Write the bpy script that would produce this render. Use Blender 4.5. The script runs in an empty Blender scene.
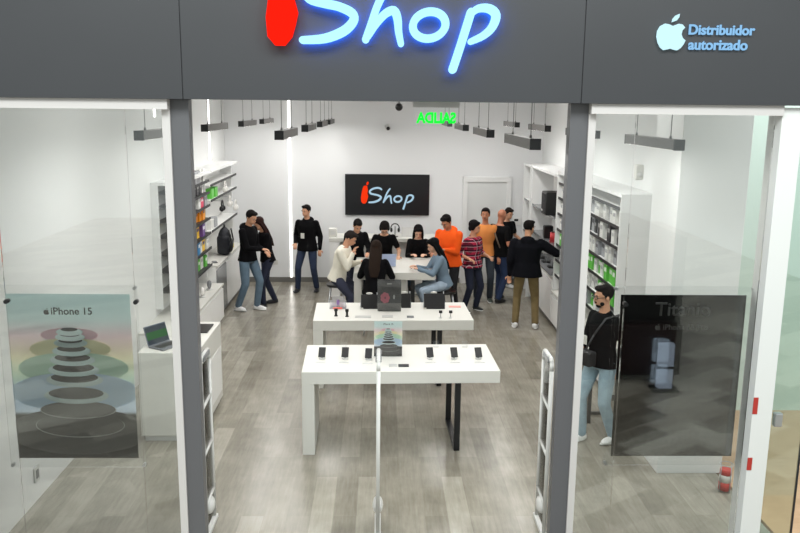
import bpy, bmesh, math, random
from mathutils import Vector, Matrix, Euler
random.seed(7)
PI = math.pi
S = bpy.context.scene
COL = S.collection
def R(a): return math.radians(a)

# ------------------------------------------------------------------ camera
CAMZ, F, PITCH, YAW, ROLL = 3.5, 800.0, 11.2, 1.43, 0.6
cd = bpy.data.cameras.new('camera'); cam = bpy.data.objects.new('camera', cd); COL.objects.link(cam)
cd.sensor_width = 36; cd.lens = 36 * F / 800; cd.clip_end = 200
CM = (Matrix.Rotation(-R(YAW), 4, 'Z') @ Matrix.Rotation(R(90 - PITCH), 4, 'X') @ Matrix.Rotation(R(ROLL), 4, 'Z'))
CM.translation = Vector((0, 0, CAMZ)); cam.matrix_world = CM
S.camera = cam
CI = CM.inverted()
def proj(x, y, z):
    p = CI @ Vector((x, y, z)); return 400 - F * p.x / p.z, 266.5 + F * p.y / p.z
def gx(px, Y, z=0):                 # X of a photo column at a depth and height
    a, b = -6.0, 7.0
    for _ in range(40):
        m = (a + b) / 2
        if proj(m, Y, z)[0] < px: a = m
        else: b = m
    return (a + b) / 2
def gfloor(px, py, z=0):            # point on a horizontal plane
    d = CM.to_3x3() @ Vector(((px - 400) / F, -(py - 266.5) / F, -1))
    t = (z - CAMZ) / d.z
    return CM.translation + d * t
def gplane(px, py, Y):
    d = CM.to_3x3() @ Vector(((px - 400) / F, -(py - 266.5) / F, -1))
    return CM.translation + d * (Y / d.y)

# ------------------------------------------------------------------ materials
def srgb(c):
    return tuple(((v / 255) / 12.92 if v / 255 <= .04045 else ((v / 255 + .055) / 1.055) ** 2.4) for v in c) + (1,)
def mat(name, rgb, rough=.5, metal=0, emit=None, es=0, bump=0, bs=60, var=0, coat=0):
    m = bpy.data.materials.new(name); m.use_nodes = True
    nt = m.node_tree; b = nt.nodes['Principled BSDF']
    c = srgb(rgb)
    b.inputs['Base Color'].default_value = c
    b.inputs['Roughness'].default_value = rough; b.inputs['Metallic'].default_value = metal
    b.inputs['Coat Weight'].default_value = coat
    if emit: b.inputs['Emission Color'].default_value = srgb(emit); b.inputs['Emission Strength'].default_value = es
    tc = nt.nodes.new('ShaderNodeTexCoord'); n = nt.nodes.new('ShaderNodeTexNoise')
    n.inputs['Scale'].default_value = bs; n.inputs['Detail'].default_value = 3
    nt.links.new(tc.outputs['Object'], n.inputs['Vector'])
    if bump:
        bp = nt.nodes.new('ShaderNodeBump'); bp.inputs['Strength'].default_value = bump; bp.inputs['Distance'].default_value = .02
        nt.links.new(n.outputs['Fac'], bp.inputs['Height']); nt.links.new(bp.outputs['Normal'], b.inputs['Normal'])
    if var:
        r = nt.nodes.new('ShaderNodeValToRGB')
        r.color_ramp.elements[0].position = .3; r.color_ramp.elements[1].position = .7
        r.color_ramp.elements[0].color = tuple(v * (1 - var) for v in c[:3]) + (1,)
        r.color_ramp.elements[1].color = tuple(min(1, v * (1 + var)) for v in c[:3]) + (1,)
        nt.links.new(n.outputs['Fac'], r.inputs['Fac']); nt.links.new(r.outputs['Color'], b.inputs['Base Color'])
    return m
def emat(name, rgb, s):
    m = bpy.data.materials.new(name); m.use_nodes = True; nt = m.node_tree; nt.nodes.clear()
    e = nt.nodes.new('ShaderNodeEmission'); o = nt.nodes.new('ShaderNodeOutputMaterial')
    e.inputs['Color'].default_value = srgb(rgb); e.inputs['Strength'].default_value = s
    nt.links.new(e.outputs[0], o.inputs[0]); return m
def glassmat(name, tint, fac, rough=0.0):
    m = bpy.data.materials.new(name); m.use_nodes = True; nt = m.node_tree; nt.nodes.clear()
    t = nt.nodes.new('ShaderNodeBsdfTransparent'); g = nt.nodes.new('ShaderNodeBsdfGlossy')
    mx = nt.nodes.new('ShaderNodeMixShader'); o = nt.nodes.new('ShaderNodeOutputMaterial')
    t.inputs['Color'].default_value = tint; g.inputs['Roughness'].default_value = rough
    lw = nt.nodes.new('ShaderNodeFresnel'); lw.inputs['IOR'].default_value = 1.5
    ad = nt.nodes.new('ShaderNodeMath'); ad.operation = 'ADD'; ad.use_clamp = True; ad.inputs[1].default_value = fac
    nt.links.new(lw.outputs[0], ad.inputs[0]); nt.links.new(ad.outputs[0], mx.inputs[0])
    nt.links.new(t.outputs[0], mx.inputs[1]); nt.links.new(g.outputs[0], mx.inputs[2]); nt.links.new(mx.outputs[0], o.inputs[0])
    return m
def floor_mat(name, cols, bw, bh, rot, rough, mortar=.35, ms=.004, mix=.24):
    m = bpy.data.materials.new(name); m.use_nodes = True; nt = m.node_tree; b = nt.nodes['Principled BSDF']
    tc = nt.nodes.new('ShaderNodeTexCoord'); mp = nt.nodes.new('ShaderNodeMapping'); mp.inputs['Rotation'].default_value = (0, 0, rot)
    nt.links.new(tc.outputs['Object'], mp.inputs['Vector'])
    br = nt.nodes.new('ShaderNodeTexBrick'); br.inputs['Scale'].default_value = 1
    br.inputs['Brick Width'].default_value = bw; br.inputs['Row Height'].default_value = bh
    br.inputs['Mortar Size'].default_value = ms; br.inputs['Mortar Smooth'].default_value = .3; br.offset = .37
    br.inputs['Color1'].default_value = (0, 0, 0, 1); br.inputs['Color2'].default_value = (1, 1, 1, 1)
    br.inputs['Mortar'].default_value = (mortar, mortar, mortar, 1)
    nt.links.new(mp.outputs[0], br.inputs['Vector'])
    st = nt.nodes.new('ShaderNodeMapping'); st.inputs['Scale'].default_value = (1.5, 14, 1)
    nt.links.new(mp.outputs[0], st.inputs['Vector'])
    n = nt.nodes.new('ShaderNodeTexNoise'); n.inputs['Scale'].default_value = 2.2; n.inputs['Detail'].default_value = 6; n.inputs['Roughness'].default_value = .65
    nt.links.new(st.outputs[0], n.inputs['Vector'])
    n2 = nt.nodes.new('ShaderNodeTexNoise'); n2.inputs['Scale'].default_value = 3.5; n2.inputs['Detail'].default_value = 5
    nt.links.new(mp.outputs[0], n2.inputs['Vector'])
    m1 = nt.nodes.new('ShaderNodeMix'); m1.data_type = 'FLOAT'; m1.inputs[0].default_value = .5
    nt.links.new(n.outputs['Fac'], m1.inputs[2]); nt.links.new(n2.outputs['Fac'], m1.inputs[3])
    m2 = nt.nodes.new('ShaderNodeMix'); m2.data_type = 'FLOAT'; m2.inputs[0].default_value = mix
    nt.links.new(m1.outputs[0], m2.inputs[2]); nt.links.new(br.outputs['Color'], m2.inputs[3])
    r = nt.nodes.new('ShaderNodeValToRGB'); els = r.color_ramp.elements
    els[0].position = .2; els[0].color = srgb(cols[0]); els[1].position = .8; els[1].color = srgb(cols[2])
    e = els.new(.5); e.color = srgb(cols[1])
    nt.links.new(m2.outputs[0], r.inputs['Fac']); nt.links.new(r.outputs['Color'], b.inputs['Base Color'])
    b.inputs['Roughness'].default_value = rough
    return m
W = mat('white_paint', (226, 227, 226), .6, bump=.02, bs=200)
W2 = mat('white_back_wall', (226, 227, 228), .6, bump=.02, bs=200)
CEIL = mat('ceiling_paint', (222, 222, 222), .8)
LAM = mat('white_laminate', (208, 207, 201), .45)
LAM2 = mat('white_cabinet', (232, 232, 230), .35)
GREY = mat('grey_fascia_metal', (53, 54, 57), .42, metal=0, var=.05, bs=1.2)
POST = mat('grey_post_metal', (92, 92, 95), .4)
WFR = mat('window_frame_white', (198, 194, 192), .55)
DARK = mat('dark_skirting', (110, 108, 104), .5)
BLK = mat('black_plastic', (14, 14, 16), .35)
BLKM = mat('black_metal', (16, 17, 20), .4, metal=0)
CHROME = mat('brushed_steel', (190, 192, 195), .3, metal=.8)
LAMPG = mat('lamp_grey', (112, 110, 108), .5)
LGREY = mat('light_grey_panel', (200, 200, 198), .4)
MGREY = mat('mid_grey_gloss', (120, 122, 124), .15)
SEAM = mat('seam_dark', (40, 42, 46), .6)
ACR = glassmat('clear_acrylic', (.985, .99, .99, 1), .0)
GLASS = glassmat('window_glass', (.965, .98, .975, 1), .035)
GLASSG = glassmat('green_glass', (.88, .96, .93, 1), .10)
EASW = mat('pedestal_white', (206, 205, 202), .3)
LED = emat('led_strip', (255, 252, 246), 6)
DIFF = emat('lamp_diffuser', (255, 252, 245), 7)
FLOOR = floor_mat('grey_wood_floor', [(98, 93, 82), (138, 133, 121), (170, 166, 154)], 1.2, .2, R(90), .24, mortar=.35)
MALL = floor_mat('mall_tile', [(96, 88, 78), (142, 134, 122), (186, 180, 168)], 1.3, .34, R(35), .4, mortar=.6, ms=.008, mix=.7)
BROWN = floor_mat('brown_stone', [(152, 118, 88), (176, 142, 110), (198, 166, 134)], 3, 3, 0, .4, ms=.003)

# ------------------------------------------------------------------ mesh helpers
class MB:
    def __init__(s): s.bm = bmesh.new()
    def box(s, x0, x1, y0, y1, z0, z1, bev=0, mt=None, mi=0):
        b = bmesh.new(); bmesh.ops.create_cube(b, size=1)
        for v in b.verts: v.co = Vector((x0 + (v.co.x + .5) * (x1 - x0), y0 + (v.co.y + .5) * (y1 - y0), z0 + (v.co.z + .5) * (z1 - z0)))
        if bev: bmesh.ops.bevel(b, geom=b.edges[:], offset=bev, segments=2, profile=.5, affect='EDGES')
        return s.merge(b, mt, mi)
    def merge(s, b, mt=None, mi=0):
        if mt is not None: bmesh.ops.transform(b, matrix=mt, verts=b.verts)
        vm = {v: s.bm.verts.new(v.co) for v in b.verts}
        for f in b.faces:
            try:
                nf = s.bm.faces.new([vm[v] for v in f.verts]); nf.smooth = f.smooth; nf.material_index = mi
            except ValueError: pass
        b.free(); return s
    def ell(s, c, r, rot=None, seg=16, ring=10, mi=0):
        b = bmesh.new(); bmesh.ops.create_uvsphere(b, u_segments=seg, v_segments=ring, radius=1)
        for f in b.faces: f.smooth = True
        M = Matrix.Translation(Vector(c)) @ (rot.to_4x4() if rot else Matrix()) @ Matrix.Diagonal((*r, 1))
        return s.merge(b, M, mi)
    def cone(s, a, c, ra, rc, n=14, mi=0):
        a, c = Vector(a), Vector(c); d = c - a; L = d.length
        if L < 1e-6: return s
        b = bmesh.new(); bmesh.ops.create_cone(b, cap_ends=True, segments=n, radius1=ra, radius2=rc, depth=L)
        for f in b.faces:
            if len(f.verts) == 4: f.smooth = True
        M = Matrix.Translation((a + c) / 2) @ d.to_track_quat('Z', 'Y').to_matrix().to_4x4()
        return s.merge(b, M, mi)
    def chain(s, pts, rad, n=12):
        for p, r in zip(pts, rad): s.ell(p, (r, r, r), seg=n, ring=8)
        for i in range(len(pts) - 1): s.cone(pts[i], pts[i + 1], rad[i], rad[i + 1], n)
        return s
    def tube(s, pts, r, n=10, closed=False):
        pts = [Vector(p) for p in pts]
        if closed: pts.append(pts[0])
        for i, p in enumerate(pts):
            s.ell(p, (r, r, r), seg=n, ring=6)
            if i: s.cone(pts[i - 1], p, r, r, n)
        return s
    def rings(s, rr, n=20):             # rr: (center, ux, uy) axis vectors already scaled
        prev = None; first = None
        for c, ux, uy in rr:
            cur = [s.bm.verts.new(Vector(c) + ux * math.cos(2 * PI * k / n) + uy * math.sin(2 * PI * k / n)) for k in range(n)]
            if prev:
                for k in range(n):
                    f = s.bm.faces.new([prev[k], prev[(k + 1) % n], cur[(k + 1) % n], cur[k]]); f.smooth = True
            else: first = cur
            prev = cur
        s.bm.faces.new(first[::-1]); s.bm.faces.new(prev)
        return s
    def prism(s, poly, y0, y1, mt=None, mi=0):   # polygon in x,z extruded along y
        b = bmesh.new()
        v = [b.verts.new((x, y0, z)) for x, z in poly]; f = b.faces.new(v)
        g = bmesh.ops.extrude_face_region(b, geom=[f])
        bmesh.ops.translate(b, vec=(0, y1 - y0, 0), verts=[e for e in g['geom'] if isinstance(e, bmesh.types.BMVert)])
        bmesh.ops.recalc_face_normals(b, faces=b.faces)
        return s.merge(b, mt, mi)
    def build(s, name, m, parent=None, loc=None, rot=None, recalc=True):
        if recalc: bmesh.ops.recalc_face_normals(s.bm, faces=s.bm.faces)
        me = bpy.data.meshes.new(name); s.bm.to_mesh(me); s.bm.free()
        for mm in (m if isinstance(m, (list, tuple)) else [m]): me.materials.append(mm)
        o = bpy.data.objects.new(name, me); COL.objects.link(o)
        if parent: o.parent = parent
        if loc: o.location = loc
        if rot: o.rotation_euler = rot
        return o
def tag(o, label, cat, group=None, kind=None):
    o['label'] = label; o['category'] = cat
    if group: o['group'] = group
    if kind: o['kind'] = kind
    return o
def thing(name, label, cat, loc=(0, 0, 0), rz=0, group=None):
    o = bpy.data.objects.new(name, None); COL.objects.link(o); o.location = loc; o.rotation_euler = (0, 0, rz); o.empty_display_size = .1
    return tag(o, label, cat, group)
def struct(name, mb, m, label=None):
    o = mb.build(name, m); o['kind'] = 'structure'
    if label: o['label'] = label
    return o
def dup(root, loc, rz=0, label=None, group=None):
    r = root.copy(); COL.objects.link(r); r.location = loc; r.rotation_euler = (0, 0, rz)
    if label: r['label'] = label
    if group: r['group'] = group
    for ch in list(root.children):
        c = ch.copy(); COL.objects.link(c); c.parent = r
        for g in list(ch.children):
            d = g.copy(); COL.objects.link(d); d.parent = c
    return r
def remesh(o, vox, smooth=4):
    md = o.modifiers.new('r', 'REMESH'); md.mode = 'VOXEL'; md.voxel_size = vox; md.use_smooth_shade = True
    if smooth:
        sm = o.modifiers.new('s', 'SMOOTH'); sm.factor = .5; sm.iterations = smooth
    dg = bpy.context.evaluated_depsgraph_get(); dg.update()
    me = bpy.data.meshes.new_from_object(o.evaluated_get(dg))
    old = o.data; mats = [m for m in old.materials]; o.modifiers.clear(); o.data = me
    if not me.materials:
        for m in mats: me.materials.append(m)
    bpy.data.meshes.remove(old)
    for p in me.polygons: p.use_smooth = True
    return o
def text(name, body, m, width, parent=None, loc=(0, 0, 0), rot=(PI / 2, 0, 0), ext=.002, mirror=False, align='CENTER', shear=0, sx=1, off=.012):
    c = bpy.data.curves.new(name, 'FONT'); c.body = body; c.extrude = 0; c.size = 1; c.align_x = align; c.offset = off
    t = bpy.data.objects.new(name + '_c', c); COL.objects.link(t)
    dg = bpy.context.evaluated_depsgraph_get(); dg.update()
    me = bpy.data.meshes.new_from_object(t.evaluated_get(dg))
    bpy.data.objects.remove(t)
    xs = [v.co.x for v in me.vertices]; k = width / (max(xs) - min(xs))
    mx = (max(xs) + min(xs)) / 2 if align == 'CENTER' else min(xs)
    for v in me.vertices:
        v.co.x = (v.co.x - mx) * k * (-1 if mirror else 1); v.co.y *= k * sx
    bm = bmesh.new(); bm.from_mesh(me)
    g = bmesh.ops.extrude_face_region(bm, geom=bm.faces[:])
    bmesh.ops.translate(bm, vec=(0, 0, ext), verts=[e for e in g['geom'] if isinstance(e, bmesh.types.BMVert)])
    bmesh.ops.recalc_face_normals(bm, faces=bm.faces)
    bm.to_mesh(me); bm.free(); me.name = name
    me.materials.clear(); me.materials.append(m)
    o = bpy.data.objects.new(name, me); COL.objects.link(o); o.location = loc; o.rotation_euler = rot
    if parent: o.parent = parent
    return o
def apple_poly(n=8):
    # body outline of the apple mark (unit height about 1), right side bitten
    L = [(0, .70), (-.12, .75), (-.25, .77), (-.38, .70), (-.46, .55), (-.47, .38), (-.42, .2), (-.33, .05), (-.22, -.03), (-.12, -.01), (0, .02),
         (.1, -.01), (.2, -.03), (.3, .04), (.38, .15), (.43, .27), (.34, .34), (.29, .45), (.31, .57), (.39, .66), (.3, .75), (.18, .77), (.08, .73)]
    leaf = [(-.02, .82), (0, .92), (.08, 1.02), (.19, 1.07), (.18, .97), (.11, .87)]
    return L, leaf
def apple(mb, cx, cz, h, y0, y1, mt=None):
    L, leaf = apple_poly()
    for P in (L, leaf): mb.prism([(cx + x * h / 1.1, cz + (z - .5) * h / 1.1) for x, z in P], y0, y1, mt)

# ------------------------------------------------------------------ the setting
XL, XR, YB, YF, ZC = -3.08, 3.22, 16.0, 5.7, 4.2
struct('floor', MB().box(XL - .1, XR + .1, YF - .1, YB + .1, -.1, 0), FLOOR)
struct('ceiling', MB().box(XL - .1, XR + .1, YF, YB + .1, ZC, ZC + .1), CEIL)
struct('wall_back', MB().box(XL - .1, XR + .1, YB, YB + .12, 0, ZC), W2)
struct('wall_left', MB().box(XL - .12, XL, YF, YB, 0, ZC), W)
struct('wall_right', MB().box(XR, XR + .15, 7.3, YB, 0, ZC), W)
struct('baseboard_back', MB().box(XL, 1.62, YB - .015, YB, 0, .1).box(2.62, XR, YB - .015, YB, 0, .1), DARK)
struct('trim_1', MB().box(2.73, XR + .15, 7.27, 7.98, 0, ZC, .004), W, 'white square pillar beside the right shop window')
struct('floor_mall', MB().box(-9, 9, -14, 4.6, -.1, -.001).box(-9, 3.35, 4.6, YF - .1, -.1, -.001), MALL, 'beige tiled walkway in front of the shop')
struct('floor_side', MB().box(3.35, 9, 4.6, 9.0, -.1, 0), BROWN, 'brown stone floor of the side corridor')
struct('wall_corridor', MB().box(3.37, 9, 8.95, 9.1, 0, 5), mat('corridor_wall', (196, 212, 204), .5), 'pale green wall at the end of the side corridor')
# fascia and facade posts
struct('wall_fascia', MB().box(-4.6, gx(181.5, 5.55, 3.8) - .004, 5.55, 5.75, 3.545, 5.0)
       .box(gx(181.5, 5.55, 3.8) + .004, gx(583, 5.55, 3.8) - .004, 5.55, 5.75, 3.545, 5.0)
       .box(gx(583, 5.55, 3.8) + .004, 4.6, 5.55, 5.75, 3.545, 5.0)
       .box(-4.6, 4.6, 5.56, 5.74, 3.55, 5.0), [GREY], 'dark grey shop fascia band above the windows')
for i, px in enumerate((178.5, 580.5)):
    c = gx(px, 5.66, 3.5)
    struct('trim_%d' % (2 + i), MB().box(c - .068, c + .068, 5.66, 5.76, 0, 3.545, .003), POST, 'dark grey facade post beside the shop entrance')
PL, PR = gx(178.5, 5.62, 3.5), gx(580.5, 5.62, 3.5)
# window frames + glass
def window(n, x0, x1, seams):
    t = thing('window_%d' % n, 'large %s shop window of clear panes in a white frame' % ('left' if n == 1 else 'right'), 'window'); t['kind'] = 'structure'
    MB().box(x0, x1, 5.58, 5.74, 3.475, 3.544).box(x0, x1, 5.64, 5.74, 0, .05).build('window_frame', WFR, t)
    m = MB()
    if n == 1: m.box(x1 - .055, x1, 5.64, 5.76, .05, 3.48)
    else: m.box(x0, x0 + .05, 5.64, 5.76, .05, 3.48)
    m.build('frame_upright', WFR, t)
    xs = [x0] + seams + [x1]
    for a, b in zip(xs, xs[1:]):
        MB().box(a + .003, b - .003, 5.69, 5.70, .05, 3.48).build('pane', GLASS, t)
    for a in seams:
        for z in (2.1,):
            MB().cone((a + .01, 5.67, z), (a + .01, 5.72, z), .016, .016).build('glass_clamp', BLK, t)
window(1, -4.4, PL - .068, [gx(1, 5.7, 2.5), gx(132, 5.7, 2.5)])
CX0, CX1 = gx(773, 5.7, 3.3), gx(794, 5.7, 3.3)
window(2, PR + .068, CX0, [gx(632, 5.7, 3)])
struct('trim_4', MB().box(CX0, CX1, 5.6, 5.8, 0, 3.53, .003), mat('column_white', (222, 223, 221), .45), 'white corner column right of the shop window')
t = thing('window_3', 'narrow greenish glass panel right of the white corner column', 'window'); t['kind'] = 'structure'
MB().box(CX1 + .01, CX1 + .30, 5.70, 5.712, .02, 3.53).build('pane', GLASSG, t)
MB().box(CX1 + .30, CX1 + .308, 5.695, 5.717, .02, 3.53).build('edge_strip', SEAM, t)
MB().box(CX1 + .07, CX1 + .13, 5.68, 5.73, 1.14, 1.25, .008).build('lock', CHROME, t)
# flat red strips on the column face
for z, h in ((1.28, .13), (.83, .1)):
    tag(MB().box(CX0 - .001, CX0 + .035, 5.596, 5.6, z, z + h).build('marking', mat('red_marking', (176, 52, 44), .4)),
        'flat red strip on the white corner column, %s one' % ('upper' if z > 1 else 'lower'), 'marking')
# back door
t = thing('door_1', 'plain white door in the back wall', 'door'); t['kind'] = 'structure'
dx0, dx1 = gx(463, YB, 2), gx(511, YB, 2); zt = 2.17
MB().box(dx0 + .09, dx1 - .09, YB - .03, YB - .005, 0, zt - .1).build('door_leaf', mat('door_grey_white', (214, 216, 215), .5), t)
MB().box(dx0, dx0 + .09, YB - .06, YB, 0, zt).box(dx1 - .09, dx1, YB - .06, YB, 0, zt).box(dx0, dx1, YB - .061, YB, zt - .1, zt).build('door_frame', W, t)
MB().cone((dx0 + .16, YB - .09, 1.0), (dx0 + .16, YB - .03, 1.0), .015, .015).box(dx0 + .15, dx0 + .27, YB - .1, YB - .085, .99, 1.01).build('door_handle', CHROME, t)
# LED strips set in the walls
def led(name, lab, *b): tag(MB().box(*b).build(name, LED), lab, 'light')
lx = gx(290, YB, 2); led('led_strip', 'tall vertical light strip on the back wall left of the black sign', lx - .015, lx + .015, YB - .012, YB, .1, ZC)
led('led_strip', 'vertical light strip on left wall above the far shelves', XL, XL + .012, 14.55, 14.59, 2.55, ZC)
led('led_strip', 'vertical light strip on left wall seen through the left window', XL, XL + .012, 11.1, 11.14, 3.35, ZC)
# small wall things
def wallplate(name, lab, cat, px, py, w, h, m=W):
    p = gplane(px, py, YB)
    t = thing(name, lab, cat, (p.x, YB, p.z))
    MB().box(-w / 2, w / 2, -.02, 0, -h / 2, h / 2, .004).build('plate', m, t)
    return t
t = wallplate('thermostat', 'small white thermostat on the back wall right of the door', 'thermostat', 516, 221, .2, .16, LAM2)
MB().box(-.04, .04, -.026, -.018, -.0, .045).build('display', BLK, t)
t = wallplate('wall_outlet', 'white outlet low on the back wall behind the hugging couple', 'outlet', 274, 262, .16, .1, LAM)
MB().box(-.03, .03, -.023, -.018, -.02, .02).build('socket', LGREY, t)
t = thing('wall_outlet', 'white outlet low on left wall inside the left window', 'outlet', (XL, 6.75, .25))
MB().box(0, .015, -.05, .05, -.07, .07, .003).build('plate', LGREY, t); MB().box(.013, .018, -.025, .025, -.04, .04).build('socket', MGREY, t)
t = thing('security_camera', 'small white security camera high on the back wall above the black sign', 'camera', (gplane(387, 126, YB).x, YB, gplane(387, 126, YB).z))
MB().cone((0, 0, 0), (0, -.05, 0), .05, .05).build('mount', W, t); MB().cone((0, -.05, 0), (.02, -.2, -.04), .045, .05).build('housing', LGREY, t)
MB().cone((.02, -.2, -.04), (.022, -.21, -.042), .035, .035).build('lens', BLK, t)
p = gplane(399, 107, 10.5)
t = thing('ceiling_speaker', 'small black round speaker hanging near the ceiling above the black sign', 'speaker', (p.x, p.y, p.z))
MB().ell((0, 0, 0), (.05, .05, .05)).build('housing', BLK, t); MB().cone((0, 0, .04), (0, 0, ZC - p.z), .006, .006).build('stem', BLK, t)
t = thing('alarm_sensor', 'small white sensor on the pillar edge inside the right window', 'sensor', (gx(645, 9.0, 2.9), 9.24, gplane(645, 172, 9.24).z))
MB().box(-.05, .05, -.08, 0, -.09, .09, .02).build('housing', LAM, t); MB().ell((0, -.08, -.02), (.03, .012, .03)).build('lens', LGREY, t)

# ------------------------------------------------------------------ lamps
def lamp_proto():
    t = thing('pendant_lamp', 'x', 'lamp', group='long pendant lamps under the ceiling')
    MB().box(-.04, .04, .012, 1.25, -.035, .045, .003).build('lamp_body', LAMPG, t)
    MB().box(-.042, .042, 0, .012, -.037, .047).build('end_cap', BLK, t); MB().box(-.042, .042, 1.25, 1.262, -.037, .047).build('end_cap', BLK, t)
    MB().box(-.034, .034, .03, 1.23, -.0356, -.0345).build('diffuser', DIFF, t)
    for y in (.2, 1.05):
        MB().cone((0, y, .045), (0, y, ZC - 3.24), .0035, .0035, 6).cone((0, y, .045), (0, y, .07), .012, .008).build('suspension_cable', mat('cable_grey', (120, 120, 120), .5), t)
    return t
rows = [('far left row', -2.08, [7.0, 9.6, 12.1, 14.2]), ('inner left row', -.93, [7.4, 9.9, 12.3, 14.25]),
        ('inner right row', 1.15, [6.0, 8.5, 11.0, 13.6]), ('far right row', 2.27, [6.1, 8.5, 11.0, 13.5])]
L0 = lamp_proto(); first = True
for rn, x, ys in rows:
    for i, y in enumerate(ys):
        o = L0 if first else dup(L0, (0, 0, 0)); first = False
        o.location = (x, y, 3.24)
        o['label'] = 'grey box pendant lamp, %s in the %s of lamps' % (['nearest', 'second', 'third', 'farthest'][i], rn)
        ld = bpy.data.lights.new('lamp_light', 'AREA'); ld.shape = 'RECTANGLE'; ld.size = .07; ld.size_y = 1.2; ld.energy = 11.5; ld.color = (1, .985, .955)
        lo = bpy.data.objects.new('lamp_light', ld); COL.objects.link(lo); lo.location = (x, y + .63, 3.19); lo.parent = None
# unseen area lights just under the shop ceiling, above the frame
for i, (x, y) in enumerate([(-1.6, 8), (1.6, 8), (-1.6, 11), (1.6, 11), (-1.6, 14), (1.6, 14)]):
    ld = bpy.data.lights.new('unseen_ceiling_light', 'AREA'); ld.shape = 'SQUARE'; ld.size = .6; ld.energy = 20; ld.color = (1, .985, .96)
    lo = bpy.data.objects.new('unseen_ceiling_light', ld); COL.objects.link(lo); lo.location = (x, y, ZC - .02)

# ------------------------------------------------------------------ signs
STROKES = [  # in units of the sign artwork
    [(374, 212, 6), (362, 203, 8), (340, 200, 8), (310, 208, 8), (290, 224, 8), (296, 240, 8), (320, 247, 8), (345, 252, 8), (366, 262, 8.5), (368, 274, 8.5), (352, 290, 9), (321, 302, 8.5), (285, 305, 7)],
    [(434, 206, 6), (420, 225, 7), (407, 250, 7), (397, 278, 7), (388, 303, 7)],
    [(392, 298, 6), (405, 278, 7), (420, 262, 7.5), (434, 257, 8), (440, 270, 8), (442, 290, 7), (446, 309, 6)],
    [(560, 258, 8), (552, 285, 8), (542, 318, 8), (532, 349, 8)],
    [(558, 262, 6), (572, 252, 7), (590, 252, 8), (601, 262, 8.5), (596, 280, 8), (582, 294, 7.5), (561, 304, 6)]]
OV = [(492 + 26 * math.cos(a) - 6 * math.sin(a), 279 - 20 * math.sin(a) - 7 * math.cos(a), 7.5) for a in [2 * PI * k / 20 for k in range(21)]]
STROKES.append(OV)
IB = [(246, 186), (270, 184), (274, 205), (276, 222), (272, 240), (278, 262), (274, 280), (268, 300), (256, 314), (240, 314), (228, 300), (226, 270), (232, 230), (238, 205)]
def smooth_path(P):
    out = []
    for i in range(len(P) - 1):
        p0 = P[max(i - 1, 0)]; p1 = P[i]; p2 = P[i + 1]; p3 = P[min(i + 2, len(P) - 1)]
        for k in range(4):
            t = k / 4
            out.append(tuple(.5 * (2 * p1[j] + (p2[j] - p0[j]) * t + (2 * p0[j] - 5 * p1[j] + 4 * p2[j] - p3[j]) * t * t + (-p0[j] + 3 * p1[j] - 3 * p2[j] + p3[j]) * t ** 3) for j in range(3)))
    out.append(P[-1]); return out
def ribbon(mb, P, mp, y0, y1, grow=0):
    P = smooth_path(P)
    n = len(P); Lf = []; Rt = []
    pts = [(mp(p[0], p[1]), p[2]) for p in P]
    k = abs(mp(1, 0)[0] - mp(0, 0)[0])
    for i in range(n):
        a = Vector(pts[max(i - 1, 0)][0]); b = Vector(pts[min(i + 1, n - 1)][0]); d = (b - a).normalized(); nn = Vector((-d.y, d.x)); r = (pts[i][1] * .84 + grow) * k
        Lf.append(Vector(pts[i][0]) + nn * r); Rt.append(Vector(pts[i][0]) - nn * r)
    bm = mb.bm
    def v(p, y): return bm.verts.new((p.x, y, p.y))
    A = [(v(l, y0), v(r, y0), v(l, y1), v(r, y1)) for l, r in zip(Lf, Rt)]
    for i in range(n - 1):
        a, b = A[i], A[i + 1]
        bm.faces.new([a[0], b[0], b[1], a[1]]); bm.faces.new([a[2], a[3], b[3], b[2]])
        bm.faces.new([a[0], a[2], b[2], b[0]]); bm.faces.new([a[1], b[1], b[3], a[3]])
    for e in (A[0], A[-1]): bm.faces.new([e[0], e[1], e[3], e[2]])
    for e in (0, -1):            # round ends
        c = Vector(pts[e][0]); r = (pts[e][1] * .84 + grow) * k
        mb.prism([(c.x + r * math.cos(2 * PI * j / 14), c.y + r * math.sin(2 * PI * j / 14)) for j in range(14)], y0, y1)
GROUPS = [('letter_s', [0]), ('letter_h', [1, 2]), ('letter_o', [5]), ('letter_p', [3, 4])]
def logo(t, mp, y, th, blue, red, back=None):
    k = abs(mp(1, 0)[0] - mp(0, 0)[0])
    m = MB(); m.prism([mp(*q) for q in IB], y, y - th)
    c = mp(273, 168); m.prism([(c[0] + k * (8 * math.cos(a) + 3 * math.sin(a)), c[1] + k * 12 * math.sin(a)) for a in [2 * PI * j / 16 for j in range(16)]], y, y - th)
    li = m.build('letter_i', red, t)
    for nm, idx in GROUPS:
        m = MB()
        for j, q in enumerate(idx): ribbon(m, STROKES[q], mp, y - th + .0004 * j, y + .0004 * j)
        l = m.build(nm, blue, t)
        if back:
            m = MB()
            for j, q in enumerate(idx): ribbon(m, STROKES[q], mp, y + .001, y + .008 + .0004 * j, -1.5)
            m.build('backlight', back, l)
# illuminated fascia sign
YS = 5.55
o3 = gplane(381, 42, YS)
kx = (gplane(500, 30, YS).x - gplane(300, 30, YS).x) / 200
def mpf(u, v):
    px, py = 300 + .608 * (u - 280), 42 + .61 * (v - 305)
    return ((px - 381) * kx * .99, -(py - 42) * kx * .99)
t = thing('shop_sign', 'large glowing red and icy blue lettering sign on the grey fascia', 'sign', (o3.x, YS, o3.z), group=None)
t.rotation_euler = (0, 0, 0)
logo(t, mpf, -.05, .045, emat('icy_blue_letter', (172, 236, 255), 1.35), emat('red_letter', (255, 30, 14), 1.2), emat('blue_backlight', (30, 105, 255), 30))
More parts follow.
